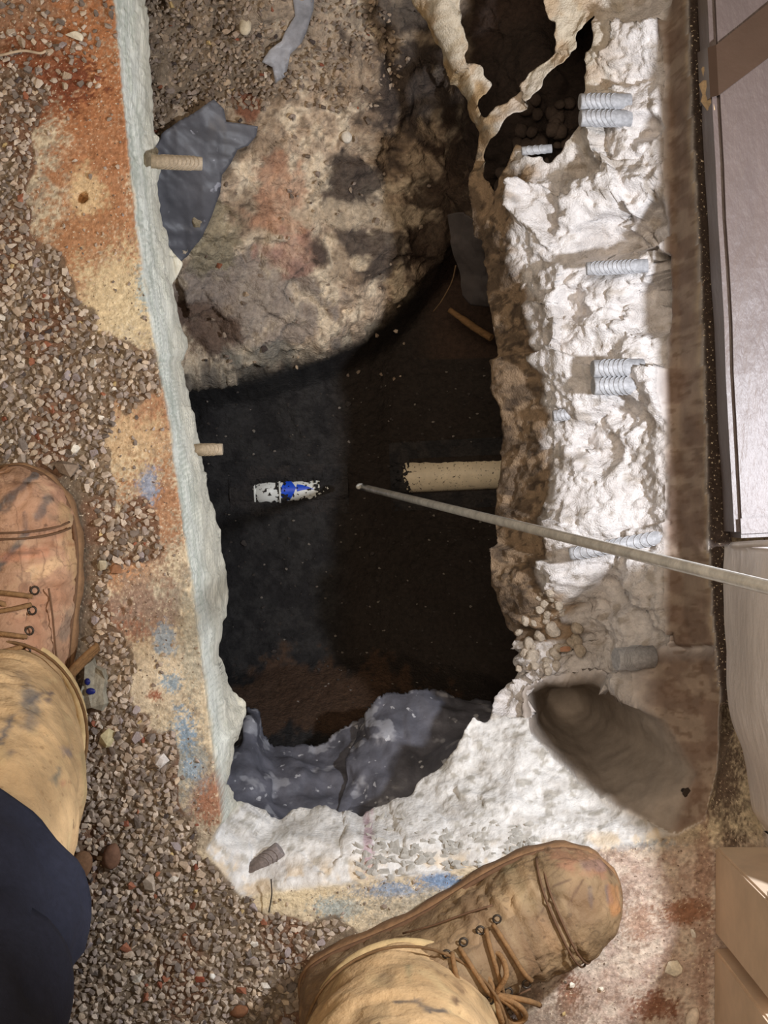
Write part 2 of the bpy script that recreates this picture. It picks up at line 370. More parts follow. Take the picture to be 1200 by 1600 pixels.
# openings: the main hole and the two crumbled voids near the rib
jag = .012*(fbm(X, Y, X*0, 45, 4, 91)-.5)*2; jag2 = .012*(fbm(X, Y, X*0, 45, 4, 92)-.5)*2
soft = np.where(U < 420, .06, .6)
hole = inpoly(X + jag*soft, Y + jag2*soft, Lw)
V1 = [(722, -60), (727, 60), (745, 100), (756, 130), (754, 160), (766, 186), (798, 160), (822, 128), (850, 98), (866, 66), (848, 50), (836, 0), (830, -60)]
V2 = [(762, 222), (785, 196), (830, 172), (868, 128), (900, 92), (930, 50), (925, 82), (902, 122), (905, 165), (900, 205), (880, 246), (862, 262), (846, 242), (815, 226),
      (802, 262), (784, 290), (772, 255)]
for v, zz in ((V1, -.14), (V2, -.14)):
    hole |= inpoly(X + jag*1.2, Y + jag2*1.2, PL([(a, b, zz) for a, b in v]))
idx = np.arange(X.size).reshape(X.shape)
q = np.stack([idx[:-1, :-1], idx[:-1, 1:], idx[1:, 1:], idx[1:, :-1]], -1).reshape(-1, 4)
keep = ~hole.ravel()[q].any(1); q = q[keep]
VV = np.stack([X3, Y3, Z3], -1).reshape(-1, 3); CC = Csl.reshape(-1, 3)
reg = np.where(side_left, 1, np.where(side_near, 2, np.where(side_right & (strip > .5), 4, np.where(side_right, 3, 0)))).ravel()
qr = reg[q].max(1)
# underside skirt: the broken edge turns down and back under the slab
e = np.concatenate([q[:, [0, 1]], q[:, [1, 2]], q[:, [2, 3]], q[:, [3, 0]]]); key = np.sort(e, 1)
_, inv, cnt = np.unique(key[:, 0].astype(np.int64)*X.size + key[:, 1], return_inverse=True, return_counts=True)
be = e[cnt[inv] == 1]; be = be[(np.abs(VV[be[:, 0], 0]) < 2) & (np.abs(VV[be[:, 0], 1]) < 2)]
eq_reg = np.concatenate([qr]*4)[cnt[inv] == 1] if False else None
bv = np.unique(be); mp = {int(v): i for i, v in enumerate(bv)}
for _ in range(3):                       # ease the stair-steps of the plan grid along the broken edge
    acc = np.zeros((len(VV), 3)); cn = np.zeros(len(VV)); np.add.at(acc, be[:, 0], VV[be[:, 1]]); np.add.at(acc, be[:, 1], VV[be[:, 0]]); np.add.at(cn, be.ravel(), 1)
    VV[bv] = .45*VV[bv] + .55*acc[bv]/cn[bv][:, None]
hb = blur(blur(hole.astype(float), 12), 12); gy_, gx_ = np.gradient(hb)
ox, oy = -gx_.ravel()[bv], -gy_.ravel()[bv]; ln = np.hypot(ox, oy) + 1e-12; ox /= ln; oy /= ln
s1 = VV[bv] + np.stack([ox*.003, oy*.003, np.full(len(bv), -.010)], -1)
nar = (np.abs(VV[bv, 0]-.10) < .10) & (VV[bv, 1] > .33)
s2 = VV[bv] + np.stack([ox*np.where(nar, .006, .03), oy*np.where(nar, .006, .03), np.where(nar, -.018, -.045)], -1)
base = len(VV); VV = np.concatenate([VV, s1, s2]); CC = np.concatenate([CC, CC[bv]*.9, CC[bv]*.8])
bi = np.array([[mp[int(a)], mp[int(b)]] for a, b in be]); nb = len(bv)
k1 = np.stack([be[:, 1], be[:, 0], base+bi[:, 0], base+bi[:, 1]], -1); k2 = np.stack([base+bi[:, 1], base+bi[:, 0], base+nb+bi[:, 0], base+nb+bi[:, 1]], -1)
kr = reg[be].max(1)
q = np.concatenate([q, k1, k2]); qr = np.concatenate([qr, kr, kr])
STR = {}
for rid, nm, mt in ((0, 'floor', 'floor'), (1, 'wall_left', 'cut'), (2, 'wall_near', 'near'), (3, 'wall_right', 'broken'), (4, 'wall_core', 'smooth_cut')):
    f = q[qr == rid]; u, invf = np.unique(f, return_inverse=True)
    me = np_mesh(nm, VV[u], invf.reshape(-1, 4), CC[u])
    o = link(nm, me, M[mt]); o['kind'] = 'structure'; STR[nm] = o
tag(STR['floor'], 'dusty concrete slab floor with orange stains round the opening')
tag(STR['wall_left'], 'pale sawn concrete face along the left of the opening')
tag(STR['wall_near'], 'white broken concrete slope at the near end of the opening')
tag(STR['wall_right'], 'rough brightly lit broken concrete ledge on the right of the opening')
tag(STR['wall_core'], 'smooth shaded concrete of the cored hole and the right-hand saw cut')
def slab_z(x, y):
    i = np.clip(np.searchsorted(xs, x), 1, len(xs)-2); j = np.clip(np.searchsorted(ys, y), 1, len(ys)-2)
    return Z3[j, i]

# the pit ---------------------------------------------------------------
BANK_EDGE = [(120, 620, -.40), (240, 600, -.42), (300, 588, -.42), (380, 578, -.42), (470, 552, -.43), (560, 517, -.43), (610, 482, -.44), (660, 422, -.44), (690, 388, -.44), (720, 366, -.44), (800, 330, -.38)]
pit_lines = [
    (PL(BANK_EDGE), False),
    ([(x_ + .010, y_ - .022, -.57 - .01*math.sin(x_*60)) for x_, y_, z_ in PL(BANK_EDGE)], False),
    (PL([(200, 1060, -.58), (340, 1050, -.60), (420, 1045, -.61), (600, 1020, -.63), (750, 1050, -.63)]), False),
    (PL([(200, 1180, -.40), (340, 1160, -.44), (450, 1150, -.47), (600, 1120, -.50), (770, 1110, -.52)]), False)]
pit_pts = PL([(100, 0, -.20), (100, 300, -.22), (230, 0, -.22), (240, 200, -.25), (300, 60, -.25), (320, 250, -.28), (430, 60, -.27), (560, 60, -.29), (420, 200, -.30), (540, 220, -.33), (400, 340, -.33),
              (520, 350, -.36), (300, 430, -.35), (380, 470, -.375), (470, 470, -.395), (580, 400, -.40), (620, 200, -.36), (650, 60, -.33), (700, 240, -.42), (640, 330, -.41), (250, 520, -.38),
              (340, 520, -.385), (260, 800, -.60), (450, 760, -.62), (600, 750, -.63), (700, 900, -.66), (480, 950, -.62), (850, 740, -.60), (850, 950, -.60), (860, 560, -.54),
              (800, 100, -.27), (850, 200, -.22), (760, 150, -.29), (790, 260, -.27), (830, 0, -.24), (880, 1120, -.62), (1000, 1250, -.60), (330, 1300, -.25), (560, 1300, -.30), (760, 1260, -.45),
              (150, 800, -.45), (180, 1000, -.45), (960, 700, -.40), (960, 400, -.30), (960, 950, -.5)]) + \
    [(-.46, .75, -.15), (.46, .75, -.15), (-.46, -.42, -.15), (.46, -.42, -.15), (.46, 0, -.15), (-.46, 0, -.15), (0, .75, -.15), (0, -.42, -.15), (-.46, .4, -.15), (.46, .4, -.15)]
pxs = np.arange(-.44, .44, .0022); pys = np.arange(-.40, .73, .0022)
PZ = relief(pxs, pys, pit_lines, pit_pts, 14)
PX, PY = np.meshgrid(pxs, pys)
PN = grid_normals(PX, PY, PZ)
pu, pv = 600 + PX*F/(H-PZ), 800 - PY*F/(H-PZ)
bank = sstep(-.50, -.44, PZ)*(pv < 700)
g1 = fbm(PX, PY, PZ, 14, 5, 101)-.5; g2 = fbm(PX, PY, PZ, 55, 5, 102)-.5; g3 = fbm(PX, PY, PZ, 180, 3, 103)-.5
pwx = PX + .03*(fbm(PX, PY, PZ, 25, 3, 105)-.5); pwy = PY + .03*(fbm(PX, PY, PZ, 25, 3, 106)-.5)
DD = .004*g2 + .005*g3 + .008*g1 + bank*(.035*g1 + .014*g2 + .5*fracture(pwx, pwy, .06, .35, 111) + .4*fracture(pwx, pwy, .024, .35, 121))
QX, QY, QZ = PX + PN[..., 0]*DD, PY + PN[..., 1]*DD, PZ + PN[..., 2]*DD
def pit_z(x, y):
    i = np.clip(np.searchsorted(pxs, x), 1, len(pxs)-2); j = np.clip(np.searchsorted(pys, y), 1, len(pys)-2)
    return QZ[j, i]
h1 = fbm(PX, PY, PX*0, 20, 5, 131); h2 = fbm(PX, PY, PX*0, 65, 5, 132); h3 = fbm(PX, PY, PX*0, 190, 3, 133)
def pblob(cx, cy, rx, ry, soft=.25, rough=.9, nn=None):
    d = np.hypot((pu-cx)/rx, (pv-cy)/ry) + rough*2.0*((.45*h1+.4*h2+.15*h3 if nn is None else nn)-.5)*2
    return sstep(1+soft, 1-soft, d)
CP = mix(np.zeros(PX.shape+(3,)) + c(52, 50, 49), c(38, 36, 36), sstep(.4, .62, h2))
CP = mix(CP, c(48, 39, 32), sstep(500, 560, pu)*.8)  # warm tone of the shaded right half painted into the soil colour
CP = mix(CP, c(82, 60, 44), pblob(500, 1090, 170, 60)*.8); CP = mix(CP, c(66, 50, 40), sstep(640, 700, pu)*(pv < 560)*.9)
CB = mix(np.zeros_like(CP) + c(186, 164, 140), c(212, 194, 168), sstep(.46, .62, h2)); CB = mix(CB, c(138, 116, 94), sstep(.52, .66, h1)*.7)
CB = mix(CB, c(98, 82, 66), sstep(.60, .68, h3)*.6)
for a, col, k in (((310, 90, 150, 150), (116, 100, 82), .9), ((500, 60, 110, 80), (150, 134, 116), .7), ((380, 470, 110, 80), (138, 128, 120), .8), ((330, 510, 60, 40), (92, 70, 56), .8),
                  ((420, 620, 200, 45), (96, 92, 84), .8), ((390, 170, 30, 24), (120, 72, 50), .8), ((430, 315, 50, 60), (176, 128, 100), .6), ((450, 400, 40, 30), (164, 120, 104), .6),
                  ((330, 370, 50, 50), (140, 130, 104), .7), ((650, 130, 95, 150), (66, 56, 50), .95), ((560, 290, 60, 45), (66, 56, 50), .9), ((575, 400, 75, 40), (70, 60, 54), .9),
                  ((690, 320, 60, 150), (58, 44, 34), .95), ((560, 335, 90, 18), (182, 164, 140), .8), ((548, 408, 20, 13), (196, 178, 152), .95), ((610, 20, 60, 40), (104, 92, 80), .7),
                  ((430, 555, 60, 18), (128, 124, 112), .7)):
    CB = mix(CB, c(*col), pblob(*a)*k)
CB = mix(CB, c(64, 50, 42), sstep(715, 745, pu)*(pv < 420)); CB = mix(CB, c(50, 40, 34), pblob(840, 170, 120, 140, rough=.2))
CB = np.clip(CB*1.12, 0, .9)
CP = CP + (CB - CP)*bank[..., None]
idx = np.arange(PX.size).reshape(PX.shape)
q = np.stack([idx[:-1, :-1], idx[:-1, 1:], idx[1:, 1:], idx[1:, :-1]], -1).reshape(-1, 4)
VV = np.stack([QX, QY, QZ], -1).reshape(-1, 3); CC = CP.reshape(-1, 3)
br_ = (bank.ravel() > .5)[q].any(1)
for nm, sel, lb in (('earth_bank', br_, 'pale tan and grey lumpy earth bank under the far end of the slab'), ('pit_ground', ~br_, 'dark damp soil at the bottom and sides of the pit')):
    f = q[sel]; u, invf = np.unique(f, return_inverse=True)
    o = link(nm, np_mesh(nm, VV[u], invf.reshape(-1, 4), CC[u]), M['soil']); tag(o, lb, kind='structure'); STR[nm] = o

# ------------------------------------------------------------------ mesh builders
def tube(pts, rad, n=10, cap=True, smooth=True, closed=False):
    """swept tube through pts; rad may be a list"""
    pts = [Vector(p) for p in pts]; m = len(pts); rad = rad if isinstance(rad, (list, tuple, np.ndarray)) else [rad]*m
    V, Fc = [], []; up = None
    for i, p in enumerate(pts):
        if closed: t = (pts[(i+1) % m]-pts[i-1]).normalized()
        else: t = (pts[min(i+1, m-1)]-pts[max(i-1, 0)]).normalized()
        if up is None: up = t.orthogonal().normalized()
        a = (up - t*up.dot(t)).normalized(); up = a; b = t.cross(a)
        for k in range(n):
            th = 2*math.pi*k/n; V.append(p + (a*math.cos(th)+b*math.sin(th))*rad[i])
    for i in range(m if closed else m-1):
        j = (i+1) % m
        for k in range(n): Fc.append((i*n+k, i*n+(k+1) % n, j*n+(k+1) % n, j*n+k))
    me = bpy.data.meshes.new('tube')
    if cap and not closed: Fc += [tuple(range(n))[::-1], tuple((m-1)*n+k for k in range(n))]
    me.from_pydata([tuple(v) for v in V], [], Fc); me.update()
    for p in me.polygons: p.use_smooth = smooth and len(p.vertices) == 4
    return me
def bez(pts, n=24):
    """smooth curve through the points (Catmull-Rom)"""
    pts = [Vector(p) for p in pts]; q = [2*pts[0]-pts[1]] + pts + [2*pts[-1]-pts[-2]]; out = []
    seg = len(pts)-1; per = max(2, n//seg)
    for i in range(seg):
        a, b, cc, d = q[i:i+4]
        for k in range(per):
            t = k/per; out.append(.5*((2*b)+(cc-a)*t+(2*a-5*b+4*cc-d)*t*t+(3*b-a-3*cc+d)*t**3))
    return out + [pts[-1]]
def bm_mesh(bm, smooth=False):
    me = bpy.data.meshes.new('part'); bm.to_mesh(me); bm.free()
    for p in me.polygons: p.use_smooth = smooth
    return me
def hull(seed, sx=1, sy=1, sz=1, n=13):
    r = np.random.default_rng(seed); p = r.normal(size=(n, 3)); p /= np.linalg.norm(p, axis=1, keepdims=True)
    p *= r.uniform(.8, 1.1, (n, 1)); p *= (sx, sy, sz)
    bm = bmesh.new()
    for v in p: bm.verts.new(v)
    res = bmesh.ops.convex_hull(bm, input=bm.verts)
    bmesh.ops.delete(bm, geom=[g for g in bm.verts if not g.link_faces], context='VERTS')
    bmesh.ops.triangulate(bm, faces=bm.faces[:]); bmesh.ops.recalc_face_normals(bm, faces=bm.faces[:])
    return bm_mesh(bm)
def rock(seed, sx, sy, sz, rough=.18, sub=3, sq=1.0):
    bm = bmesh.new(); bmesh.ops.create_icosphere(bm, subdivisions=sub, radius=1)
    p = np.array([v.co[:] for v in bm.verts]); n = fbm(p[:, 0]+seed*3.1, p[:, 1], p[:, 2], 1.6, 4, seed)
    for v, k in zip(bm.verts, n):
        v.co = v.co*(1+rough*(k-.5)*2); v.co.x *= sx; v.co.y *= sy; v.co.z *= sz
    return bm_mesh(bm, True)

# ------------------------------------------------------------------ gravel
GV = [hull(200+i, 1, random.uniform(.6, .95), random.uniform(.45, .75)) for i in range(14)]
gvd = []
for me in GV:
    v = np.array([p.co[:] for p in me.vertices]); f = np.array([p.vertices[:] for p in me.polygons]); gvd.append((v, f))
pal = np.array([c(186, 168, 148), c(170, 152, 134), c(150, 134, 118), c(200, 182, 162), c(140, 124, 110), c(178, 156, 134), c(166, 150, 138), c(192, 170, 144), c(126, 112, 100)])
odd = np.array([c(160, 102, 74), c(226, 214, 196), c(144, 88, 66), c(196, 170, 120), c(80, 70, 66)])
M['gravel'] = material('crushed_gravel', attr=True, noise=.22, nscale=260, bump=.4, bscale=700, bdist=.0006)
CHIP = [('pale beige', c(200, 182, 162)), ('light tan', c(180, 158, 134)), ('mid grey-brown', c(158, 142, 126)), ('dark grey', c(124, 112, 102)), ('mauve-grey', c(160, 146, 142)), ('rust-red', c(158, 102, 76)), ('nearly white', c(226, 216, 200))]
CHIPM = [material('gravel_chip_'+n_.replace(' ', '_').replace('-', '_'), base=cc_, noise=.22, nscale=3.0, bump=.3, bscale=6, bdist=.05) for n_, cc_ in CHIP]

stones = []    # x, y, z, size, zone
avoid_boots = []
def gdens(x, y): return GD[np.clip(np.searchsorted(ys, y), 0, len(ys)-1), np.clip(np.searchsorted(xs, x), 0, len(xs)-1)]
def scatter(u0, u1, v0, v1, step, zfun, dens, zref, smin, smax, zone):
    k = (H - zref)/F
    for uu in np.arange(u0, u1, step):
        for vv in np.arange(v0, v1, step):
            a = uu + random.uniform(-.55, .55)*step; b = vv + random.uniform(-.55, .55)*step
            x, y = (a-600)*k, -(b-800)*k
            if random.random() > dens(x, y, a, b): continue
            s = random.uniform(smin, smax)*(1.35 if random.random() < .08 else 1)
            if zone(a, b) != 'bank' and gdens(x, y) < .3: s *= random.uniform(.25, .7)
            stones.append((x, y, float(zfun(x, y)) + s*k*random.uniform(.05, .55), s*k, zone(a, b)))
def under_boot(x, y):
    for (bx, by, ang_) in ((-.3285, -.268, 0.0), (-.070, -.462, -1.143)):
        dx, dy = x-bx, y-by; lx_ = dx*math.cos(-ang_)-dy*math.sin(-ang_); ly_ = dx*math.sin(-ang_)+dy*math.cos(-ang_)
        if -.004 < ly_ < .314 and abs(lx_) < .002 + np.interp(ly_, [0, .01, .03, .12, .2, .25, .29, .31], [.01, .03, .043, .044, .054, .057, .045, .012]): return True
    return False
def gd(x, y, a, b):
    i = np.clip(np.searchsorted(xs, x), 0, len(xs)-1); j = np.clip(np.searchsorted(ys, y), 0, len(ys)-1)
    g = GD[j, i]
    if under_boot(x, y): return 0
    return max(g, .10 if not inT[j, i] else 0) if b > -160 else 0
def zone_f(a, b):
    if b < 700: return 'far'
    if b < 1100: return 'boot'
    if b < 1380: return 'left'
    return 'near'
scatter(-260, 900, -150, 1720, 8.8, slab_z, gd, 0, 4.0, 8.6, zone_f)
SHEET1 = [(235, 262), (262, 226), (300, 195), (338, 164), (352, 176), (356, 196), (403, 197), (400, 212), (388, 228), (372, 236), (362, 256), (348, 275), (344, 300), (330, 330), (312, 362), (276, 398), (225, 400), (205, 330)]
SHEET2 = [(455, -30), (498, -30), (490, 20), (478, 48), (470, 62), (452, 78), (444, 108), (428, 120), (424, 98), (408, 92), (420, 76), (440, 62), (446, 50), (462, 30)]
def bd(x, y, a, b):
    if inpoly(np.array([a]), np.array([b]), SHEET1)[0] or inpoly(np.array([a]), np.array([b]), SHEET2)[0]: return 0
    d1 = math.hypot((a-300)/135, (b-90)/150); d2 = math.hypot((a-520)/120, (b-70)/90)
    if a > 262 + (200-b)*.0 and b > 165 and a + b > 470: return 0.02
    return .95 if d1 < 1 else (.5 if d2 < 1 else .03 if b < 560 and a < 640 else 0)
scatter(215, 680, -40, 560, 6.6, lambda x_, y_: pit_z(x_, y_)+.003, bd, -.27, 2.8, 6.2, lambda a, b: 'bank')
stones.sort(key=lambda s: -s[3]*(1 if s[4] != 'bank' else .8))
VS, FS, CS = [], [], []; nvt = 0; n_single = 0
LAB = {'far': ('in the loose spread beyond the toe of the left boot', 'gravel chips on the slab beyond the left boot'),
       'boot': ('in the narrow drift along the left boot', 'gravel chips along the left boot'),
       'left': ('in the thick spread right of the left trouser leg', 'gravel chips beside the left trouser leg'),
       'near': ('in the thick spread left of the right boot', 'gravel chips left of the right boot'),
       'bank': ('on the earth bank inside the opening', 'gravel chips on the earth bank')}
chipmesh = {}
def in_frame(x, y, z):
    k = F/(H-z); return 0 < 600+x*k < 1200 and 0 < 800-y*k < 1600
for (x, y, z, s, zn) in stones:
    rot = Matrix.Rotation(random.uniform(0, 6.28), 3, 'Z') @ Matrix.Rotation(random.uniform(-.5, .5), 3, 'X') @ Matrix.Rotation(random.uniform(-.5, .5), 3, 'Y')
    i = random.randrange(len(gvd))
    if n_single < 290 and in_frame(x, y, z):
        ci = random.choices(range(7), (5, 5, 5, 4, 3, 1, 1))[0]
        if (i, ci) not in chipmesh: chipmesh[i, ci] = GV[i].copy(); chipmesh[i, ci].materials.append(CHIPM[ci])
        o = bpy.data.objects.new('gravel_chip', chipmesh[i, ci]); COL.objects.link(o)
        o.matrix_world = Matrix.Translation((x, y, z)) @ rot.to_4x4() @ Matrix.Diagonal((s, s, s, 1)); n_single += 1
        tag(o, 'large ' + CHIP[ci][0] + ' gravel chip ' + LAB[zn][0], 'stone', LAB[zn][1]); continue
    v, f = gvd[i]; v = (v*s) @ np.array(rot).T + (x, y, z)
    col = odd[random.randrange(5)] if random.random() < .03 else pal[random.randrange(len(pal))]
    col = col*random.uniform(.8, 1.15)*(np.array([.74, .72, .70]) if zn == 'bank' else 1)
    VS.append(v); FS.append(f+nvt); CS.append(np.repeat(col[None], len(v), 0)); nvt += len(v)
zb = None
o = link('gravel', np_mesh('gravel', np.concatenate(VS), np.concatenate(FS), np.concatenate(CS), smooth=False), M['gravel'])
tag(o, 'loose grey-brown crushed gravel strewn over the slab and earth bank', 'gravel', kind='stuff')

def stone(name, px, py, sx, sy, sz, col, label, rz=0, seed=1, zf=slab_z, zref=0, flat=False, cat='stone', group=None, noise=.25, speck=None, rough=.18):
    x, y, _ = P(px, py, zref); z = float(zf(x, y))
    mat = material(name+'_surface', base=c(*col), noise=noise, nscale=220, bump=.4, bscale=400, bdist=.001, speck=speck)
    me = hull(seed, sx, sy, sz, 16) if flat else rock(seed, sx, sy, sz, rough)
    o = link(name, me, mat); o.location = (x, y, z+sz*.75); o.rotation_euler.z = rz; tag(o, label, cat, group); return o
stone('cobble', 127, 1352, .0105, .0165, .007, (122, 90, 64), 'flat brown oval cobble touching the tan trouser leg', -.5, 3)
stone('cobble', 176, 1336, .0085, .0125, .007, (118, 86, 66), 'dark brown egg-shaped cobble in the gravel, just right of the flat cobble', -.25, 4)
stone('stone', 172, 1152, .010, .009, .007, (186, 172, 132), 'pale yellow broken stone beside the left trouser leg', .4, 5, flat=True)
stone('stone', 254, 1188, .0085, .0075, .006, (206, 198, 190), 'whitish squarish stone right of the pale yellow stone', .2, 6, flat=True)
stone('stone', 235, 1378, .008, .010, .006, (176, 160, 142), 'pale wedge-shaped chip in the gravel near the corner of the opening', .5, 8, flat=True)
stone('stone', 118, 704, .0085, .0055, .005, (226, 216, 198), 'white chip just beyond the toe of the left boot', .1, 9, flat=True)
stone('stone', 106, 728, .014, .010, .008, (140, 122, 104), 'large grey-brown stone touching the toe of the left boot', -.6, 10, flat=True)
stone('stone', 160, 882, .0062, .0055, .005, (176, 164, 138), 'small cream pebble right of the left boot', .3, 12, flat=True)
stone('stone', 182, 890, .0072, .006, .005, (142, 100, 70), 'rust-orange pebble right of the cream pebble', .3, 13, flat=True)
stone('stone', 120, 58, .010, .006, .005, (216, 204, 180), 'cream chip on the red-stained corner of the slab', -.1, 14, flat=True)
stone('stone', 313, 1528, .0048, .0052, .004, (158, 84, 60), 'red brick crumb in the gravel at the bottom', .1, 15, flat=True)
stone('stone', 332, 1524, .003, .003, .003, (240, 234, 222), 'tiny white bead-like pebble beside the red crumb', 0, 16)
stone('stone', 375, 1578, .009, .006, .005, (132, 90, 62), 'orange-brown clod in the gravel at the bottom edge', .3, 17)
stone('stone', 1050, 1511, .0088, .0088, .006, (232, 222, 200), 'biggest white stone chip on the pinkish floor by the cartons', .4, 18, flat=True)
stone('stone', 1083, 1456, .0036, .0052, .004, (236, 228, 214), 'small upright white chip on the floor beside the carton', 0, 19, flat=True)
stone('stone', 1080, 1590, .006, .011, .005, (226, 210, 190), 'long cream pebble at the bottom edge by the carton', -.4, 20)
stone('stone', 893, 1538, .0038, .003, .003, (240, 230, 212), 'small white crumb below the right boot', 0, 21, flat=True)
stone('stone', 939, 1544, .0026, .0024, .0025, (236, 226, 206), 'tiny cream crumb on the bare floor right of the right boot', 0, 22, flat=True)
stone('stone', 385, 46, .007, .011, .006, (196, 182, 156), 'long cream stone on the gravelly bank inside the opening', -.1, 23, zf=pit_z, zref=-.26)
stone('stone', 541, 214, .0065, .0075, .005, (214, 204, 188), 'white pebble on the tan bank near the dark patch', .2, 24, zf=pit_z, zref=-.33)

# crushed glass-like offcut with blue spots beside the boot
x, y, _ = P(146, 1072, 0)
cr_ = empty('spotted_offcut', (x, y, float(slab_z(x, y))+.008)); tag(cr_, 'pale grey offcut with dark blue paint spots beside the left boot', 'debris')
M['offcut'] = material('pale_grey_offcut', base=c(158, 152, 134), rough=.4, noise=.35, nscale=180, bump=.5, bscale=200)
bm = bmesh.new()
out = [(-.006, .022), (.001, .027), (.004, .020), (.012, .017), (.0145, .008), (.0125, -.004), (.0145, -.016), (.010, -.024), (.001, -.020), (-.008, -.022), (-.010, -.004), (-.007, .010)]
vs_ = [bm.verts.new((a, b, -.008)) for a, b in out]; f = bm.faces.new(vs_); r = bmesh.ops.extrude_face_region(bm, geom=[f])
for v in [g for g in r['geom'] if isinstance(g, bmesh.types.BMVert)]: v.co.z = .004 + .004*math.sin(v.co.x*300+v.co.y*200); v.co.x *= .9; v.co.y *= .93
bmesh.ops.recalc_face_normals(bm, faces=bm.faces[:])
link('shell', bm_mesh(bm), M['offcut'], cr_)
M['blue'] = material('dark_blue_paint', base=c(32, 40, 110), rough=.35, noise=.2, bump=.1)
for (a, b, r1, r2) in ((.0005, -.003, .0046, .0032), (-.0025, .006, .0028, .0034)):
    bm = bmesh.new(); bmesh.ops.create_uvsphere(bm, u_segments=14, v_segments=8, radius=1)
    for v in bm.verts: v.co = Vector((v.co.x*r1+a, v.co.y*r2+b, v.co.z*.0016+.0075))
    link('paint_spot', bm_mesh(bm, True), M['blue'], cr_)

# ------------------------------------------------------------------ reinforcing bars
M['rebar'] = material('galvanised_rebar', base=c(172, 172, 174), rough=.6, noise=.30, nscale=260, bump=.5, bscale=400, metallic=.1, bdist=.0005)
M['rebar_dusty'] = material('dust_covered_rebar', base=c(176, 160, 138), rough=.8, noise=.3, nscale=300, bump=.4, bscale=500, bdist=.0005)
def rebar(A, B, r, label, mat, nrib, slant=1.15, double=False):
    A, B = Vector(A), Vector(B); d = (B-A); Ln = d.length
    e_ = empty('rebar_stub', A); e_.rotation_mode = 'QUATERNION'; e_.rotation_quaternion = d.to_track_quat('X', 'Z')
    tag(e_, label, 'rebar', 'cut reinforcing bars sticking out of the concrete')
    offs = (-r*.98, r*.98) if double else (0,)
    n = 14
    rm = tube([(slant*r*1.05*math.sin(2*math.pi*k/16)*1.0, r*1.03*math.cos(2*math.pi*k/16), r*1.03*math.sin(2*math.pi*k/16)) for k in range(16)], r*.07, 5, closed=True)
    rm.materials.append(mat)
    for oy in offs:
        bd_ = tube([(0, oy, 0), (Ln*.97, oy, 0), (Ln, oy, 0)], [r, r, r*.93], n); bb = link('bar', bd_, mat, e_)
        nrib_ = max(3, int(nrib*.75))
        for i in range(nrib_):
            rb = bpy.data.objects.new('rib', rm); COL.objects.link(rb); rb.parent = bb; rb.location = (r*1.2 + (Ln-r*2.6)*(i+.5)/nrib_, oy, 0)
    return e_
rebar(P(236, 252, -.05), P(316, 256, -.06), .0068, 'dusty ribbed rebar stub over the dark plastic at the far left', M['rebar_dusty'], 11)
rebar(P(300, 703, -.10), P(348, 702, -.10), .0060, 'short rebar stub poking from the left face over the dark pit', M['rebar_dusty'], 6)
rebar(P(985, 172, -.060), P(906, 172, -.055), .0082, 'double rebar stub highest up on the right ledge by the crumbled void', M['rebar'], 8, double=True)
rebar(P(862, 232, -.125), P(815, 236, -.125), .0045, 'smallest rebar end, at the rim of the crumbled void', M['rebar'], 4)
rebar(P(1012, 415, -.052), P(916, 420, -.055), .0066, 'long rebar stub throwing a straight shadow on the right ledge', M['rebar'], 14)
rebar(P(1005, 588, -.062), P(926, 590, -.055), .0088, 'stout double rebar stub in the middle of the right ledge', M['rebar'], 9, double=True)
rebar(P(1042, 838, -.066), P(890, 866, -.085), .0068, 'slanting rebar stub beneath the steel rod', M['rebar'], 16)
rebar(P(1020, 1026, -.075), P(962, 1030, -.065), .0115, 'thick rebar stub above the cored hole', M['rebar'], 8)
rebar(P(905, 645, -.118), P(864, 650, -.118), .0058, 'half-buried rebar end low on the right ledge', M['rebar'], 5)
rebar(P(392, 1362, -.03), P(438, 1326, -.03), .0078, 'grey rebar end half sunk in the near white corner', material('dull_grey_rebar', base=c(132, 122, 118), rough=.6, noise=.3, nscale=300, bump=.3), 4)

# aggregate stones bonded in the broken concrete
M['aggregate'] = material('grey_aggregate', base=c(168, 164, 156), noise=.25, nscale=120, bump=.4, bscale=400)
M['aggregate_warm'] = material('warm_aggregate', base=c(186, 172, 154), noise=.35, nscale=110, bump=1.0, bscale=220, bdist=.004)
k_ = H/F
for i in range(190):
    uu = random.uniform(560, 840); vv = 1330 - (uu-640)*.10 + random.gauss(0, 14)
    if not 1285 < vv < 1362: continue
    x, y, _ = P(uu, vv, -.035); z = float(slab_z(x, y)); me = hull(500+i, random.uniform(.005, .009), random.uniform(.003, .0055), .0011, 9)
    o = link('aggregate_chip', me, M['aggregate'], STR['wall_near']); o.location = (x, y, z+.0003); o.rotation_euler.z = random.uniform(0, 3.1)
for i in range(60):
    uu = random.uniform(812, 905); vv = random.uniform(880, 1048); 
    if uu > 800 + (vv-860)*.6 + 30: continue
    x, y, _ = P(uu, vv, -.17); z = float(slab_z(x, y)); s = random.uniform(.0035, .0085); me = rock(700+i, s, s*.8, s*.8, .42, 2)
    o = link('aggregate_stone', me, M['aggregate_warm'], STR['wall_right']); o.location = (x, y, z-s*.1); o.rotation_euler = (random.random(), random.random(), random.uniform(0, 3))
x, y, _ = P(884, 1016, -.15); o = link('aggregate_stone', hull(812, .0065, .005, .005), material('rust_aggregate', base=c(168, 122, 92)), STR['wall_right']); o.location = (x, y, float(slab_z(x, y))+.012)

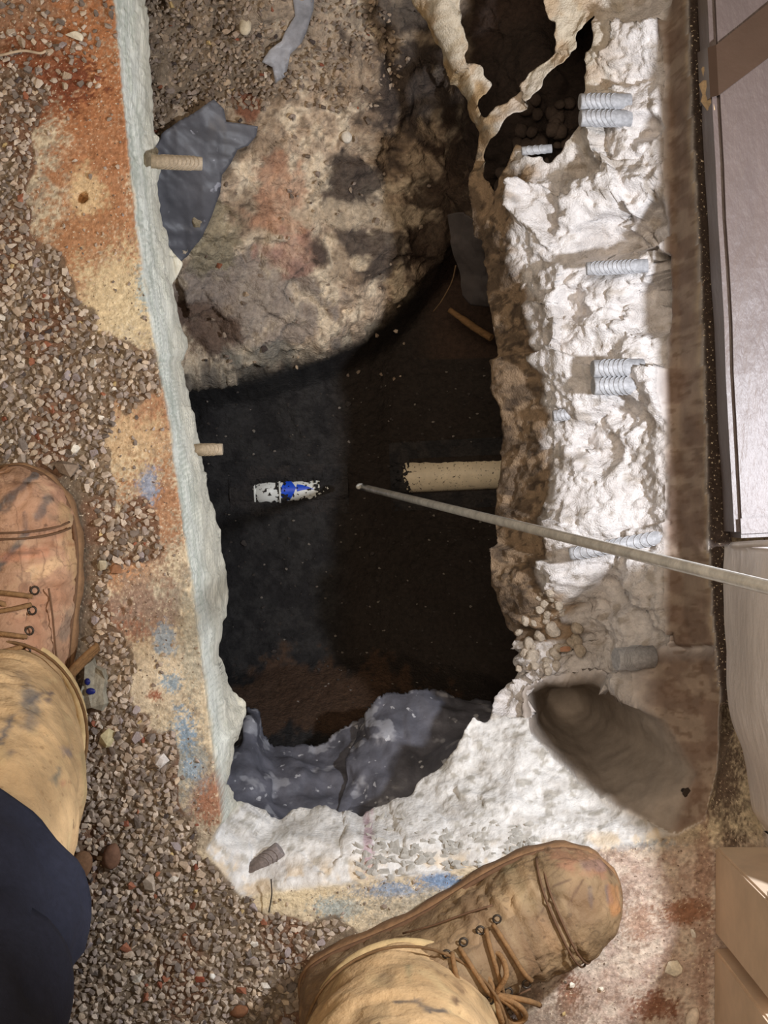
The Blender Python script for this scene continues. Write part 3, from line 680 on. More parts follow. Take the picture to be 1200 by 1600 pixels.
# clods in the crumbled void and crumbs on the pit floor
M['clod'] = material('dark_clod', base=c(74, 62, 54), noise=.3, nscale=160, bump=.8, bscale=260)
for i in range(46):
    a, b = (random.gauss(855, 22), random.gauss(205, 30)) if i < 34 else (random.gauss(795, 12), random.gauss(260, 16))
    x, y, _ = P(a, b, -.2); s = random.uniform(.005, .012); o = link('soil_clod', rock(900+i, s, s*.9, s*.8, .35, 2), M['clod'], STR['earth_bank'])
    o.location = (x, y, float(pit_z(x, y))+.004+random.random()*.012); o.rotation_euler.z = random.random()*6
VS, FS, CS = [], [], []; nvt = 0
for i in range(420):
    a, b = random.uniform(330, 770), random.uniform(580, 1130); x, y, _ = P(a, b, -.62); z = float(pit_z(x, y))
    if (365 < a < 540 and abs(b-767) < 32) or (a > 615 and abs(b-741) < 42): continue
    v, f = gvd[i % 14]; s = random.uniform(.001, .0028)*(1.8 if random.random() < .06 else 1); v = v*s + (x, y, z+s*.4)
    VS.append(v); FS.append(f+nvt); nvt += len(v); CS.append(np.repeat((c(120, 112, 104) if random.random() < .25 else c(64, 58, 54))[None], len(v), 0))
o = link('soil_crumbs', np_mesh('soil_crumbs', np.concatenate(VS), np.concatenate(FS), np.concatenate(CS), smooth=False), M['gravel'])
tag(o, 'fine pale crumbs scattered over the dark pit soil', 'soil', kind='stuff')

# ------------------------------------------------------------------ pipes at the bottom of the pit
M['pvc'] = material('white_pipe_plastic', base=c(236, 238, 232), rough=.4, noise=.06, nscale=40, bump=.1, spec=.5)
M['pvc_dirty'] = material('soiled_cream_pipe', base=c(232, 216, 186), rough=.5, noise=.12, nscale=60, bump=.2, speck=[(c(70, 56, 42), 330, .63)])
M['pvc_blue'] = material('blue_solvent_stain', base=c(36, 84, 214), rough=.35, noise=.15, nscale=60, bump=.05)
def local_pipe(name, A, B, r, mat, label, nseg=60, sag=0):
    pts = [Vector(A).lerp(Vector(B), i/nseg) for i in range(nseg+1)]
    e_ = empty(name, A); tag(e_, label, 'pipe')
    link('pipe_wall', tube([p-Vector(A) for p in pts], r, 28), mat, e_); return e_
def on_floor(px, py, d): x_, y_, _ = P(px, py, -.63); return (x_, y_, float(np.mean([pit_z(x_+i_*.01, y_+j_*.01) for i_ in (-1, 0, 1) for j_ in (-1, 0, 1)]))+d)
pA, pB = on_floor(632, 745, -.006), on_floor(860, 735, -.004)
pB = (pB[0], pB[1], max(pA[2], min(pB[2], pA[2]+.02)))
p1 = local_pipe('water_pipe', pA, pB, .0225, M['pvc_dirty'], 'soiled cream plastic pipe emerging from the soil under the right ledge')
a1 = on_floor(384, 769, -.0145); b1 = on_floor(522, 764, -.0105)
p2 = local_pipe('water_pipe', a1, b1, .0165, M['pvc'], 'white plastic pipe with a blue stain almost buried in the pit floor')
ax = (Vector(b1)-Vector(a1)); axn = ax.normalized()
link('coupling', tube([axn*(ax.length*.12), axn*(ax.length*.125), axn*(ax.length*.375), axn*(ax.length*.38)], [.0165, .0182, .0182, .0165], 28), M['pvc'], p2)
for t in (.105, .385): link('coupling_rim', tube([axn*(ax.length*t-.0012), axn*(ax.length*t+.0012)], .0196, 28), M['pvc'], p2)
# blue solvent smear: a thin raised film wrapped on the pipe
V_, F_ = [], []; na, nl = 16, 30
yv = Vector((0, 0, 1)).cross(axn).normalized(); zv = axn.cross(yv)
for i in range(nl+1):
    t = .40 + .36*i/nl; wd = (.95*math.sin(math.pi*min(1, (i/nl)*1.9+.12)/1.0) if i < nl*.48 else .30*(1-(i-nl*.48)/(nl*.52))+.02); wd = max(.03, abs(wd))
    cen = .15 - .35*math.sin(i/nl*2.6)
    for k in range(na+1):
        th = math.pi/2 + cen + wd*(k/na-.5)*2
        V_.append(tuple(axn*(ax.length*t) + (yv*math.cos(th)+zv*math.sin(th))*(.0165+.0006)))
for i in range(nl):
    for k in range(na): a = i*(na+1)+k; F_.append((a, a+1, a+na+2, a+na+1))
me = bpy.data.meshes.new('smear'); me.from_pydata(V_, [], F_)
o = link('blue_stain', me, M['pvc_blue'], p2); o['label'] = 'bright blue solvent stain'; [setattr(p, 'use_smooth', True) for p in me.polygons]

# soil packed over the pipes leaves only ragged patches of them bare
def soil_cover(A, B, r, open_fn, seed, name):
    A, B = Vector(A), Vector(B); d = (B-A); Ln = d.length; t = d.normalized(); yv = Vector((0, 0, 1)).cross(t).normalized()
    ns, nw = 240, 110; V_, Q_ = [], []
    W = r*2.1
    for i in range(ns+1):
        for k in range(nw+1):
            s_ = -.02 + (Ln+.04)*i/ns; wv = (k/nw-.5)*2*W; V_.append((s_, wv))
    V_ = np.array(V_); s_, wv = V_[:, 0], V_[:, 1]
    nz = fbm(s_+seed, wv, s_*0, 340, 4, seed); nl_ = fbm(s_+seed, wv, s_*0, 70, 3, seed+5)
    bare = open_fn(s_/Ln, wv/r) + (nz-.5)*2.6 + (nl_-.5)*1.0
    hump = np.sqrt(np.clip((r+.0022)**2 - wv**2, 0, None)); 
    flo = np.array([float(pit_z(*(A + t*a + yv*b)[:2])) for a, b in zip(s_, wv)]); pz = A.z + (B.z-A.z)*s_/Ln
    top = np.maximum(pz + hump + .0015*nz, flo + .0015) ; low = np.maximum(np.where(np.abs(wv) < r, pz + hump - .009, -9), flo - .004)
    zz = np.where(bare > .5, low, top); e_ = np.clip(np.abs(wv)/W, 0, 1); zz = np.where(np.abs(wv) > r*1.05, np.maximum(flo + .002*(nz-.3)*(1-e_), pz - .0 + (r*.0)) if False else flo + .003*(1-e_)*nz, zz)
    V3 = np.stack([A.x + t.x*s_ + yv.x*wv, A.y + t.y*s_ + yv.y*wv, zz], -1)
    id_ = np.arange(len(V3)).reshape(ns+1, nw+1); q_ = np.stack([id_[:-1, :-1], id_[1:, :-1], id_[1:, 1:], id_[:-1, 1:]], -1).reshape(-1, 4)
    colr = mix(np.zeros((len(V3), 3)) + c(56, 52, 50), c(44, 42, 42), sstep(.4, .6, nl_))
    o = link(name, np_mesh(name, V3, q_, colr), M['soil']); return o
def open_left(u, v):
    a = np.exp(-((u-.24)/.13)**4)*1.1 + np.exp(-((u-.62)/.2)**4)*1.0 - .5*np.exp(-((u-.05)/.05)**2)
    return a - .35*np.abs(v-.1)**3 - .15
def open_right(u, v): return sstep(-.06, .14, u)*1.9 - .35*np.abs(v)**6 - .1
for o in (soil_cover(a1, b1, .0165, open_left, 3, 'pipe_soil'), soil_cover(pA, pB, .0225, open_right, 9, 'pipe_soil')):
    o.parent = STR['pit_ground']

# ------------------------------------------------------------------ steel rod
M['steel'] = material('worn_steel', base=c(228, 226, 218), rough=.22, noise=.3, nscale=70, bump=.15, bscale=300, metallic=.1, spec=.9, stretch=(1, 1, 1))
A = Vector(P(566, 761, -.52)); B = Vector(P(1340, 952, .62))
rod = empty('steel_rod', A); tag(rod, 'long thin steel probing rod slanting down into the pit', 'rod')
link('shaft', tube([(B-A)*t for t in np.linspace(0, 1, 30)], .0043, 20), M['steel'], rod)
link('tip', tube([(0, 0, 0), (-.002, .0008, .0022), (-.0042, .0008, .0048), (-.005, 0, .0078), (-.004, -.001, .0102)], [.0043, .0043, .004, .0034, .002], 14), M['steel'], rod)

# ------------------------------------------------------------------ plastic membrane, film, twig, wires
M['membrane'] = material('grey_plastic_membrane', base=c(98, 98, 106), rough=.45, noise=.4, nscale=30, bump=.5, bscale=70, spec=.5, bdist=.003,
                         speck=[(c(150, 150, 156), 26, .56), (c(186, 186, 190), 80, .66)])
def patch(name, top, bot, label, mat, seed, amp=.012, n=80, m=50, parent=None, cat='plastic sheet', bulge=0.0, rip=0.0):
    tp = bez(PL(top), n); bt = bez(PL(bot), n); nn = 90
    def res(l):
        out_ = []
        for i in range(nn+1):
            t_ = i*(len(l)-1)/nn; a_ = min(int(t_), len(l)-2); out_.append(l[a_].lerp(l[a_+1], t_-a_))
        return out_
    tp, bt = res(tp), res(bt); V_ = []
    for i in range(nn+1):
        for j in range(m+1):
            p = tp[i].lerp(bt[i], j/m); p = p + Vector((0, 0, bulge*math.sin(math.pi*j/m))); V_.append(p[:])
    V_ = np.array(V_); g = V_.reshape(nn+1, m+1, 3)
    du = np.gradient(g, axis=0); dv = np.gradient(g, axis=1); nr = np.cross(du, dv); nr /= np.linalg.norm(nr, axis=-1, keepdims=True)+1e-9
    x, y, z = V_[:, 0], V_[:, 1], V_[:, 2]
    wx_ = x + .03*(fbm(x, y, z, 18, 3, seed)-.5); wy_ = y + .03*(fbm(x, y, z, 18, 3, seed+1)-.5)
    dsp = amp*((fbm(x, y, z, 22, 4, seed+2)-.5)*1.6 + fracture(wx_, wy_, .035, .5, seed+3)/.035*.55 + (fbm(x, y, z, 90, 3, seed+8)-.5)*.25)
    dsp = blur(dsp.reshape(nn+1, m+1), 2)[..., None]
    g = g + nr*dsp
    if rip: g[:, 0, :2] += rip*(RNG.random((nn+1, 2))-.5)
    id_ = np.arange(g.shape[0]*g.shape[1]).reshape(nn+1, m+1); q_ = np.stack([id_[:-1, :-1], id_[1:, :-1], id_[1:, 1:], id_[:-1, 1:]], -1).reshape(-1, 4)
    o = link(name, np_mesh(name, g.reshape(-1, 3), q_), mat, parent)
    s_ = o.modifiers.new('thickness', 'SOLIDIFY'); s_.thickness = .0012
    if label: tag(o, label, cat)
    return o
patch('plastic_sheet', [(372, 1130, -.34), (395, 1098, -.36), (412, 1140, -.37), (432, 1162, -.37), (490, 1168, -.37), (530, 1150, -.38), (572, 1120, -.38)],
      [(330, 1270, -.20), (380, 1280, -.20), (450, 1310, -.20), (500, 1310, -.20), (540, 1310, -.20), (590, 1310, -.20), (620, 1300, -.20)],
      'crumpled grey plastic sheet at the near left corner of the pit', M['membrane'], 301, .020, rip=.003)
patch('plastic_sheet', [(556, 1140, -.36), (575, 1105, -.36), (600, 1080, -.36), (640, 1078, -.36), (690, 1074, -.37), (730, 1090, -.38), (760, 1100, -.40)],
      [(520, 1300, -.215), (560, 1310, -.215), (600, 1310, -.215), (660, 1290, -.215), (720, 1240, -.22), (770, 1190, -.23), (800, 1150, -.24)],
      'bluish-grey plastic sheet standing against the near pit wall, right of the crumpled one', M['membrane'], 331, .018, rip=.003)
patch('plastic_sheet', [(340, 1165, -.36), (358, 1160, -.36), (372, 1166, -.36), (386, 1180, -.365), (392, 1195, -.365)],
      [(335, 1245, -.30), (350, 1245, -.30), (362, 1240, -.30), (376, 1228, -.30), (388, 1212, -.30)], 'small folded plastic flap tucked under the left face at the near corner', M['membrane'], 361, .008)
# sheet on the bank: outline filled, laid on the earth
def sheet_on_bank(name, outline, label, mat, lift=.018, amp=.006, seed=1, zf=None, zref=-.28, cell=.0035):
    W_ = [P(a, b, zref) for a, b in outline]
    x0, x1 = min(p[0] for p in W_), max(p[0] for p in W_); y0, y1 = min(p[1] for p in W_), max(p[1] for p in W_)
    gx, gy = np.meshgrid(np.arange(x0, x1+cell, cell), np.arange(y0, y1+cell, cell))
    bm = bmesh.new()
    # constrained fill keeps the cut outline straight
    pts = [Vector(p[:2]) for p in W_]; dense = []
    for i in range(len(pts)):
        a, b = pts[i], pts[(i+1) % len(pts)]; kk = max(1, int((b-a).length/cell)); dense += [a.lerp(b, t/kk) for t in range(kk)]
    ins = inpoly(gx, gy, W_); inner = [Vector((a, b)) for a, b in zip(gx[ins], gy[ins]) if min((Vector((a, b))-d).length for d in dense) > cell*.5]
    nd = len(dense); r = geometry.delaunay_2d_cdt(dense+inner, [(i, (i+1) % nd) for i in range(nd)], [], 1, 1e-6)
    xy = np.array([v[:] for v in r[0]]); Ff = np.array([f for f in r[2] if len(f) == 3])
    x, y = xy[:, 0], xy[:, 1]
    # rest the sheet on a smoothed version of the ground beneath
    zz = np.array([np.mean([float(pit_z(a+dx, b+dy)) for dx in (-.015, 0, .015) for dy in (-.015, 0, .015)]) for a, b in xy]) + lift
    zg = np.array([float(pit_z(a, b)) for a, b in xy]); zz = np.maximum(zz, zg+.003)
    zz = zz + amp*(fbm(x, y, x*0, 30, 3, seed)-.5)*2
    o = link(name, np_mesh(name, np.stack([x, y, zz], -1), Ff), mat); s_ = o.modifiers.new('thickness', 'SOLIDIFY'); s_.thickness = .0012
    tag(o, label, 'plastic sheet'); return o
M['membrane_dark'] = material('slate_plastic_membrane', base=c(92, 92, 97), rough=.5, noise=.3, nscale=20, bump=.25, bscale=50, spec=.5, speck=[(c(150, 150, 158), 60, .68)])
sheet_on_bank('plastic_sheet', SHEET1,
              'flat slate-grey plastic sheet with torn corner beneath the far left rebar', M['membrane_dark'], seed=5)
M['film'] = material('pale_grey_film', base=c(142, 140, 142), rough=.45, noise=.35, nscale=40, bump=.4, bscale=90, spec=.5)
sheet_on_bank('plastic_film', SHEET2,
              'pale ripped plastic film lying on the bank at the far edge', M['film'], lift=.008, amp=.004, seed=8, zref=-.26)
M['black_plastic'] = material('dull_dark_membrane', base=c(74, 68, 66), rough=.5, noise=.3, nscale=30, bump=.4, bscale=60)
patch('plastic_sheet', [(700, 335, -.28), (725, 330, -.26), (750, 345, -.25), (775, 360, -.25)], [(722, 462, -.34), (735, 475, -.34), (752, 478, -.34), (775, 480, -.34)],
      'dark plastic strip hanging down beneath the right ledge', M['black_plastic'], 391, .010)
M['wood'] = material('old_wood', base=c(132, 100, 66), noise=.35, nscale=60, bump=.4, stretch=(1, 6, 6))
tw = tube(bez(PL([(702, 484, -.50), (725, 500, -.495), (745, 514, -.49), (768, 528, -.48)]), 14), [.004]*4+[.005]*9, 8)
tag(link('wood_splinter', tw, M['wood']), 'brown wood splinter lying under the right ledge', 'wood')
M['rootlet'] = material('dry_rootlet', base=c(120, 96, 70))
tag(link('root', tube(bez(PL([(676, 488, -.46), (690, 470, -.43), (706, 440, -.40), (712, 415, -.38)]), 20), .0009, 5), M['rootlet']), 'thin dry root hanging beside the dark plastic strip', 'root')
tag(link('twig', tube(bez([(*P(a, b, 0)[:2], .009) for a, b in ((-20, 96), (10, 90), (40, 84), (66, 88), (75, 84))], 20), .0014, 6), material('pale_twig', base=c(190, 168, 140))), 'pale thin twig on the red-stained slab corner', 'twig')
tag(link('wire', tube(bez([(*P(a, b, 0)[:2], z) for a, b, z in ((424, 1372, .004), (426, 1390, .010), (424, 1405, .008), (421, 1422, .008))], 20), .0006, 5), material('black_wire', base=c(40, 36, 34))), 'short thin dark wire at the edge of the near white concrete', 'wire')
x, y, _ = P(1068, 1236, -.01)
o = link('nail', tube([(0, 0, 0), (.0, 0, .006), (.0, 0, .0062), (0, 0, .007)], [.0025, .0025, .005, .0045], 6), material('rusty_iron', base=c(66, 58, 52), rough=.6, metallic=.4)); o.location = (x, y, float(slab_z(x, y))-.001)
o.rotation_euler = (.3, .3, .5); tag(o, 'small dark iron nut stuck in the wall of the cored hole', 'nut')

# ------------------------------------------------------------------ cartons and wrapped bundle on the right
M['carton'] = material('brown_carton', base=c(224, 200, 174), rough=.62, noise=.12, nscale=18, bump=.15, bscale=120, spec=.35)
M['carton_wrapped'] = material('film_wrapped_carton', base=c(96, 82, 77), rough=.45, noise=.16, nscale=14, bump=.55, bscale=85, spec=.6, stretch=(1, .35, 1), bdist=.003)
M['tape'] = material('brown_packing_tape', base=c(74, 56, 44), rough=.3, noise=.10, nscale=20, bump=.2, bscale=60, spec=.6)
M['wrap'] = material('pale_wrapped_bundle', base=c(236, 228, 223), rough=.36, noise=.12, nscale=12, bump=.8, bscale=60, spec=.6, stretch=(1, .5, 1), bdist=.003)
def slab_box(cx, cy, lx, ly, z0, z1, rz, seg=26, dent=.002, seed=1, taper=0, bev=.006):
    bm = bmesh.new(); bmesh.ops.create_cube(bm, size=1)
    for v in bm.verts: v.co = Vector((v.co.x*lx, v.co.y*ly, (v.co.z+.5)*(z1-z0)))
    bmesh.ops.bevel(bm, geom=bm.edges[:], offset=bev, segments=2, affect='EDGES')
    bmesh.ops.subdivide_edges(bm, edges=[e for e in bm.edges if e.calc_length() > .05], cuts=14, use_grid_fill=True)
    p = np.array([v.co[:] for v in bm.verts]); n = (fbm(p[:, 0], p[:, 1], p[:, 2], 12, 3, seed)-.5)*2*dent; n2 = (fbm(p[:, 0], p[:, 1], p[:, 2], 14, 3, seed+9)-.5)*2*dent
    for v, a, b in zip(bm.verts, n, n2): v.co.x += a; v.co.z += b*(v.co.z > .01)
    return bm_mesh(bm, False)
# wrapped carton: long, its near-side edge runs beside the opening
e0, e1 = Vector(P(1088, 0, .008)), Vector(P(1131, 840, .008)); ang = math.atan2((e0-e1).y, (e0-e1).x) - math.pi/2
ly = (e0-e1).length + .22; lx = .34; hA = .052
ux, uy = Vector((math.cos(ang), math.sin(ang), 0)), Vector((-math.sin(ang), math.cos(ang), 0))
cA = e1 + uy*(ly/2) + ux*(lx/2)
ca = empty('carton', (cA.x, cA.y, 0), ang); tag(ca, 'long film-wrapped brown carton lying beside the right ledge', 'carton')
o = link('box', slab_box(0, 0, lx, ly, 0, hA, 0, seed=4), M['carton_wrapped'], ca); o.location.z = .004
def strip_on_box(parent, name, pts, mat, th=.0006):
    """tape that follows the side (-x) and then the top; pts are pairs of points along its two edges"""
    bm = bmesh.new(); a = [bm.verts.new(p) for p in pts[0]]; b = [bm.verts.new(p) for p in pts[1]]
    for i in range(len(a)-1): bm.faces.new((a[i], a[i+1], b[i+1], b[i]))
    bmesh.ops.recalc_face_normals(bm, faces=bm.faces[:]); o = link(name, bm_mesh(bm), mat, parent)
    s_ = o.modifiers.new('t', 'SOLIDIFY'); s_.thickness = th; s_.offset = 0; return o
inv_r = Matrix.Rotation(-ang, 4, 'Z') @ Matrix.Translation((-cA.x, -cA.y, 0))
def loc_(px, py, z): return inv_r @ Vector(P(px, py, z))
zt = .004 + hA + .0022
def edge_pts(p_bot, p_top, p_far):
    a = loc_(*p_bot, .012); a.x = -lx/2 - .0022; b = loc_(*p_top, zt-.006); b.x = -lx/2 - .0022; cc = b.copy(); cc.z = zt; cc.x = -lx/2 + .004; d = loc_(*p_far, zt); return [a, b, cc, d]
strip_on_box(ca, 'packing_tape', [edge_pts((1092, 82), (1112, 74), (1320, -90)), edge_pts((1098, 166), (1118, 152), (1320, 0))], M['tape'])
# seam of the wrapping film along the top, and the taped near end
s0, s1 = loc_(1139, 46, zt), loc_(1168, 838, zt)
strip_on_box(ca, 'end_tape', [[Vector((-lx/2+.004, -ly/2+.004, zt)), Vector((lx/2, -ly/2+.004, zt))], [Vector((-lx/2+.004, -ly/2+.018, zt)), Vector((lx/2, -ly/2+.018, zt))]], M['carton_wrapped'])
t0 = loc_(1090, 98, .03); t0.x = -lx/2
bm = bmesh.new(); rr = [(0, 0), (-.004, -.006), (-.002, -.016), (-.007, -.020), (-.004, -.03), (-.006, -.036), (-.001, -.044), (.001, -.05)]
va = [bm.verts.new((t0.x+a, t0.y+b, .030)) for a, b in rr]; vb = [bm.verts.new((t0.x+.001, t0.y+b, .050)) for a, b in rr]
for i in range(len(va)-1): bm.faces.new((va[i], va[i+1], vb[i+1], vb[i]))
o = link('torn_liner', bm_mesh(bm), material('torn_paper', base=c(206, 176, 136)), ca); s_ = o.modifiers.new('t', 'SOLIDIFY'); s_.thickness = .001

# pale wrapped bundle
def bundle():
    outl = [(1136, 852), (1133, 920), (1133, 1000), (1136, 1080), (1146, 1130), (1160, 1180), (1170, 1225), (1178, 1270), (1200, 1305)]
    z0, z1 = .012, .20; L_ = bez([Vector((a, b, 0)) for a, b in outl], 64); n = len(L_); m = 26; V_ = []
    for p in L_:
        b0 = Vector(P(p.x, p.y, .03)); far = .42
        for k in range(m+1):
            t = k/m
            if t < .12: q_ = Vector((b0.x + .003*(1-t/.12), b0.y, z0 + (.12-z0)*t/.12))
            elif t < .34: a_ = (t-.12)/.22*math.pi/2; q_ = Vector((b0.x + .012*(1-math.cos(a_)), b0.y, .12 + (z1-.12)*math.sin(a_)))
            else: q_ = Vector((b0.x+.012 + (far-b0.x-.012)*((t-.34)/.66), b0.y, z1))
            V_.append(q_[:])
    V_ = np.array(V_); x, y, z = V_.T; nn = fbm(x, y, z, 16, 3, 77)-.5; n3 = fbm(x*2.5, y, z*2, 30, 3, 78)-.5
    V_[:, 0] += .008*nn; V_[:, 2] += (z > .02)*(.010*nn + .006*n3)
    id_ = np.arange(len(V_)).reshape(n, m+1); q_ = np.stack([id_[:-1, :-1], id_[1:, :-1], id_[1:, 1:], id_[:-1, 1:]], -1).reshape(-1, 4)
    V2 = V_.tolist(); Q2 = q_.tolist()
    for row in (0, n-1):                 # close both ends down to the floor
        top = [int(v) for v in id_[row]]; b_ = len(V2); V2 += [[V_[t][0], V_[t][1], z0] for t in top]
        Q2 += [[top[i], top[i+1], b_+i+1, b_+i] for i in range(m)]
    return np_mesh('bundle', np.array(V2), np.array(Q2))
bu = empty('wrapped_bundle', (0, 0, 0)); tag(bu, 'pale wrapped paper bundle next to the cored hole', 'bundle')
link('wrapping', bundle(), M['wrap'], bu)
strip_pts = PL([(1144, 852, .05), (1175, 850, .12), (1205, 849, .17), (1250, 848, .202)])
link('folded_end', tube(bez(strip_pts, 16), .003, 6), M['wrap'], bu)

# two upright brown cartons at the bottom right
def upright(px0, py0, py1, hgt, label, seed, mat, rz):
    a, b = Vector(P(px0, py0, 0)), Vector(P(px0, py1, 0)); ly_ = (a-b).length; e_ = empty('carton', ((a.x+.15), (a.y+b.y)/2, 0), rz); tag(e_, label, 'carton')
    o = link('box', slab_box(0, 0, .30, ly_, 0, hgt, 0, seed=seed, dent=.0012, bev=.002), mat, e_); o.location.z = .002
    return e_, ly_
u1, l1 = upright(1117, 1322, 1458, .19, 'upright brown carton at the bottom right, nearest the pale bundle', 14, M['carton'], .0)
u2, l2 = upright(1116, 1478, 1800, .20, 'upright brown carton at the bottom right corner of the view', 17, M['carton'], .01)
bm = bmesh.new(); vs_ = [bm.verts.new(v) for v in ((-.15, l1/2-.004, .19), (-.15, l1/2+.006, .183), (.15, l1/2+.006, .183), (.15, l1/2-.004, .19))]; bm.faces.new(vs_)
o = link('flap', bm_mesh(bm), M['carton'], u1); s_ = o.modifiers.new('t', 'SOLIDIFY'); s_.thickness = .003

# ------------------------------------------------------------------ the person: boots, trousers, jacket
def strokes(Vw, base, lst):
    # worn paint and scuff marks with shapes of their own; Vw world points, marks given where they sit on the thing
    k = F/(H-Vw[:, 2]); a, b = 600+Vw[:, 0]*k, 800-Vw[:, 1]*k; colr = np.zeros((len(Vw), 3)) + c(*base)
    nz_ = fbm(Vw[:, 0], Vw[:, 1], Vw[:, 2], 120, 3, 811)-.5
    colr = colr*(1 + .9*(fbm(Vw[:, 0], Vw[:, 1], Vw[:, 2], 26, 4, 812)-.5))[:, None]
    for (x0, y0, x1, y1, w_, col, kk) in lst:
        dx, dy = x1-x0, y1-y0; t = np.clip(((a-x0)*dx+(b-y0)*dy)/(dx*dx+dy*dy+1e-6), 0, 1)
        d = np.hypot(a-x0-dx*t, b-y0-dy*t); m_ = sstep(w_*1.35, w_*.55, d + nz_*w_*1.6)*kk
        colr = mix(colr, c(*col), m_)
    return colr
G_ = (98, 92, 88); D_ = (84, 62, 48)
MARK_L = [(-5, 795, 55, 742, 6, G_, .9), (20, 780, 10, 800, 4, G_, .7), (60, 806, 74, 780, 8, G_, .85), (80, 808, 128, 812, 6, (120, 108, 88), .7), (-5, 890, 42, 832, 5, G_, .9), (38, 800, 41, 832, 3, G_, .7),
          (20, 925, 56, 892, 5, G_, .8), (0, 940, 6, 946, 8, (110, 110, 116), .9), (90, 760, 115, 790, 14, (160, 116, 92), .6), (10, 870, 70, 862, 9, (196, 128, 96), .5), (30, 905, 90, 880, 10, (222, 184, 138), .6),
          (100, 800, 122, 900, 12, (182, 150, 104), .6), (60, 850, 120, 850, 3, (140, 96, 66), .7), (0, 862, 60, 866, 2.5, D_, .6), (118, 950, 100, 990, 10, (126, 112, 98), .7), (20, 985, 50, 985, 5, D_, .5)]
MARK_R = [(882, 1425, 910, 1376, 2, D_, .9), (848, 1392, 890, 1374, 1.6, D_, .7), (922, 1388, 924, 1420, 4, (92, 96, 104), .85), (950, 1388, 954, 1408, 5, (80, 84, 96), .85), (932, 1322, 956, 1368, 2, D_, .8),
          (880, 1330, 930, 1345, 22, (160, 108, 84), .6), (958, 1390, 962, 1420, 9, (190, 128, 76), .6), (910, 1350, 940, 1352, 8, (132, 112, 112), .5), (790, 1350, 830, 1420, 12, (140, 122, 90), .5), (845, 1440, 870, 1480, 9, (176, 140, 104), .5),
          (835, 1440, 850, 1420, 2, D_, .7), (826, 1370, 850, 1408, 3, (176, 150, 116), .6), (780, 1380, 800, 1350, 6, (108, 100, 72), .4), (865, 1440, 890, 1440, 4, D_, .5)]
MARK_T = [(46, 1085, 48, 1128, 13, (122, 112, 100), .85), (70, 1080, 45, 1095, 4, G_, .8), (76, 1096, 80, 1082, 4, (92, 84, 88), .9), (2, 1160, 18, 1122, 5, G_, .85), (100, 1172, 108, 1176, 6, (120, 110, 112), .8),
          (86, 1222, 94, 1202, 5, (116, 112, 98), .8), (10, 1180, 18, 1176, 6, (112, 100, 92), .7), (30, 1052, 40, 1060, 7, (132, 112, 92), .5), (136, 1180, 140, 1280, 9, (150, 138, 96), .6), (98, 1225, 106, 1224, 4, (176, 120, 90), .6),
          (616, 1566, 650, 1564, 3, (72, 76, 80), .9), (650, 1564, 672, 1578, 4, (72, 76, 80), .9), (672, 1578, 705, 1580, 3, (72, 76, 80), .9), (641, 1512, 643, 1536, 4, (116, 120, 92), .7), (598, 1530, 606, 1532, 12, (126, 108, 84), .6),
          (682, 1520, 684, 1521, 4, (70, 50, 40), .9), (712, 1538, 720, 1548, 5, (78, 54, 44), .8), (712, 1562, 713, 1564, 5, (78, 54, 44), .8), (755, 1560, 765, 1570, 12, (140, 122, 90), .6), (560, 1590, 600, 1580, 12, (130, 112, 84), .5)]
def leather(name, light, tone2, dark, seed, crack=1.0):
    m = material(name, attr=True, rough=.72, noise=.20, nscale=34, bump=.75, bscale=110, spec=.25, bdist=.003)
    nt = m.node_tree; N = nt.nodes; L = nt.links; b = N['Principled BSDF']; src = b.inputs['Base Color'].links[0].from_socket
    tc = [n_ for n_ in N if n_.type == 'TEX_COORD'][0]
    def layer(src, col, sc_, lo, hi, stretch, off_, k=1.0, ridge=False):
        mp = N.new('ShaderNodeMapping'); mp.inputs['Scale'].default_value = stretch; mp.inputs['Location'].default_value = (off_, off_*.7, 0); mp.inputs['Rotation'].default_value = (0, 0, off_)
        L.new(tc.outputs['Object'], mp.inputs[0]); n_ = N.new('ShaderNodeTexNoise'); n_.inputs['Scale'].default_value = sc_; n_.inputs['Detail'].default_value = 4; L.new(mp.outputs[0], n_.inputs['Vector'])
        r = N.new('ShaderNodeMapRange'); r.inputs[1].default_value = lo; r.inputs[2].default_value = hi; r.inputs[4].default_value = k
        if ridge:
            s1_ = N.new('ShaderNodeMath'); s1_.operation = 'SUBTRACT'; s1_.inputs[1].default_value = .5; L.new(n_.outputs[0], s1_.inputs[0])
            s2_ = N.new('ShaderNodeMath'); s2_.operation = 'ABSOLUTE'; L.new(s1_.outputs[0], s2_.inputs[0]); L.new(s2_.outputs[0], r.inputs[0])
        else: L.new(n_.outputs[0], r.inputs[0])
        q = N.new('ShaderNodeMix'); q.data_type = 'RGBA'; L.new(r.outputs[0], q.inputs[0]); L.new(src, q.inputs[6]); q.inputs[7].default_value = (*c(*col), 1); return q.outputs[2]
    src = layer(src, tone2, 16, .45, .65, (1, 1, 1), seed, .7)
    src = layer(src, light, 30, .55, .72, (1, 2, 1), seed+2, .55)
    src = layer(src, dark, 9, .010, .0, (2.0, 1, 1), seed+5, .45*crack, ridge=True)
    src = layer(src, dark, 22, .012, .0, (1, 1.6, 1), seed+6, .25*crack, ridge=True)
    src = layer(src, dark, 150, .62, .70, (1, 1, 1), seed+1.1, .45)
    src = layer(src, (84, 62, 48), 60, .70, .74, (1, 1, 1), seed+3, .6)
    L.new(src, b.inputs['Base Color']); return m
M['boot_l'] = leather('worn_orange_leather', (204, 170, 134), (164, 116, 86), (100, 74, 58), 1.0)
M['boot_r'] = leather('muddy_brown_leather', (162, 138, 104), (124, 96, 70), (80, 62, 46), 4.3)
M['sole'] = material('muddy_rubber_sole', base=c(132, 100, 70), noise=.3, nscale=80, bump=.5, bscale=200)
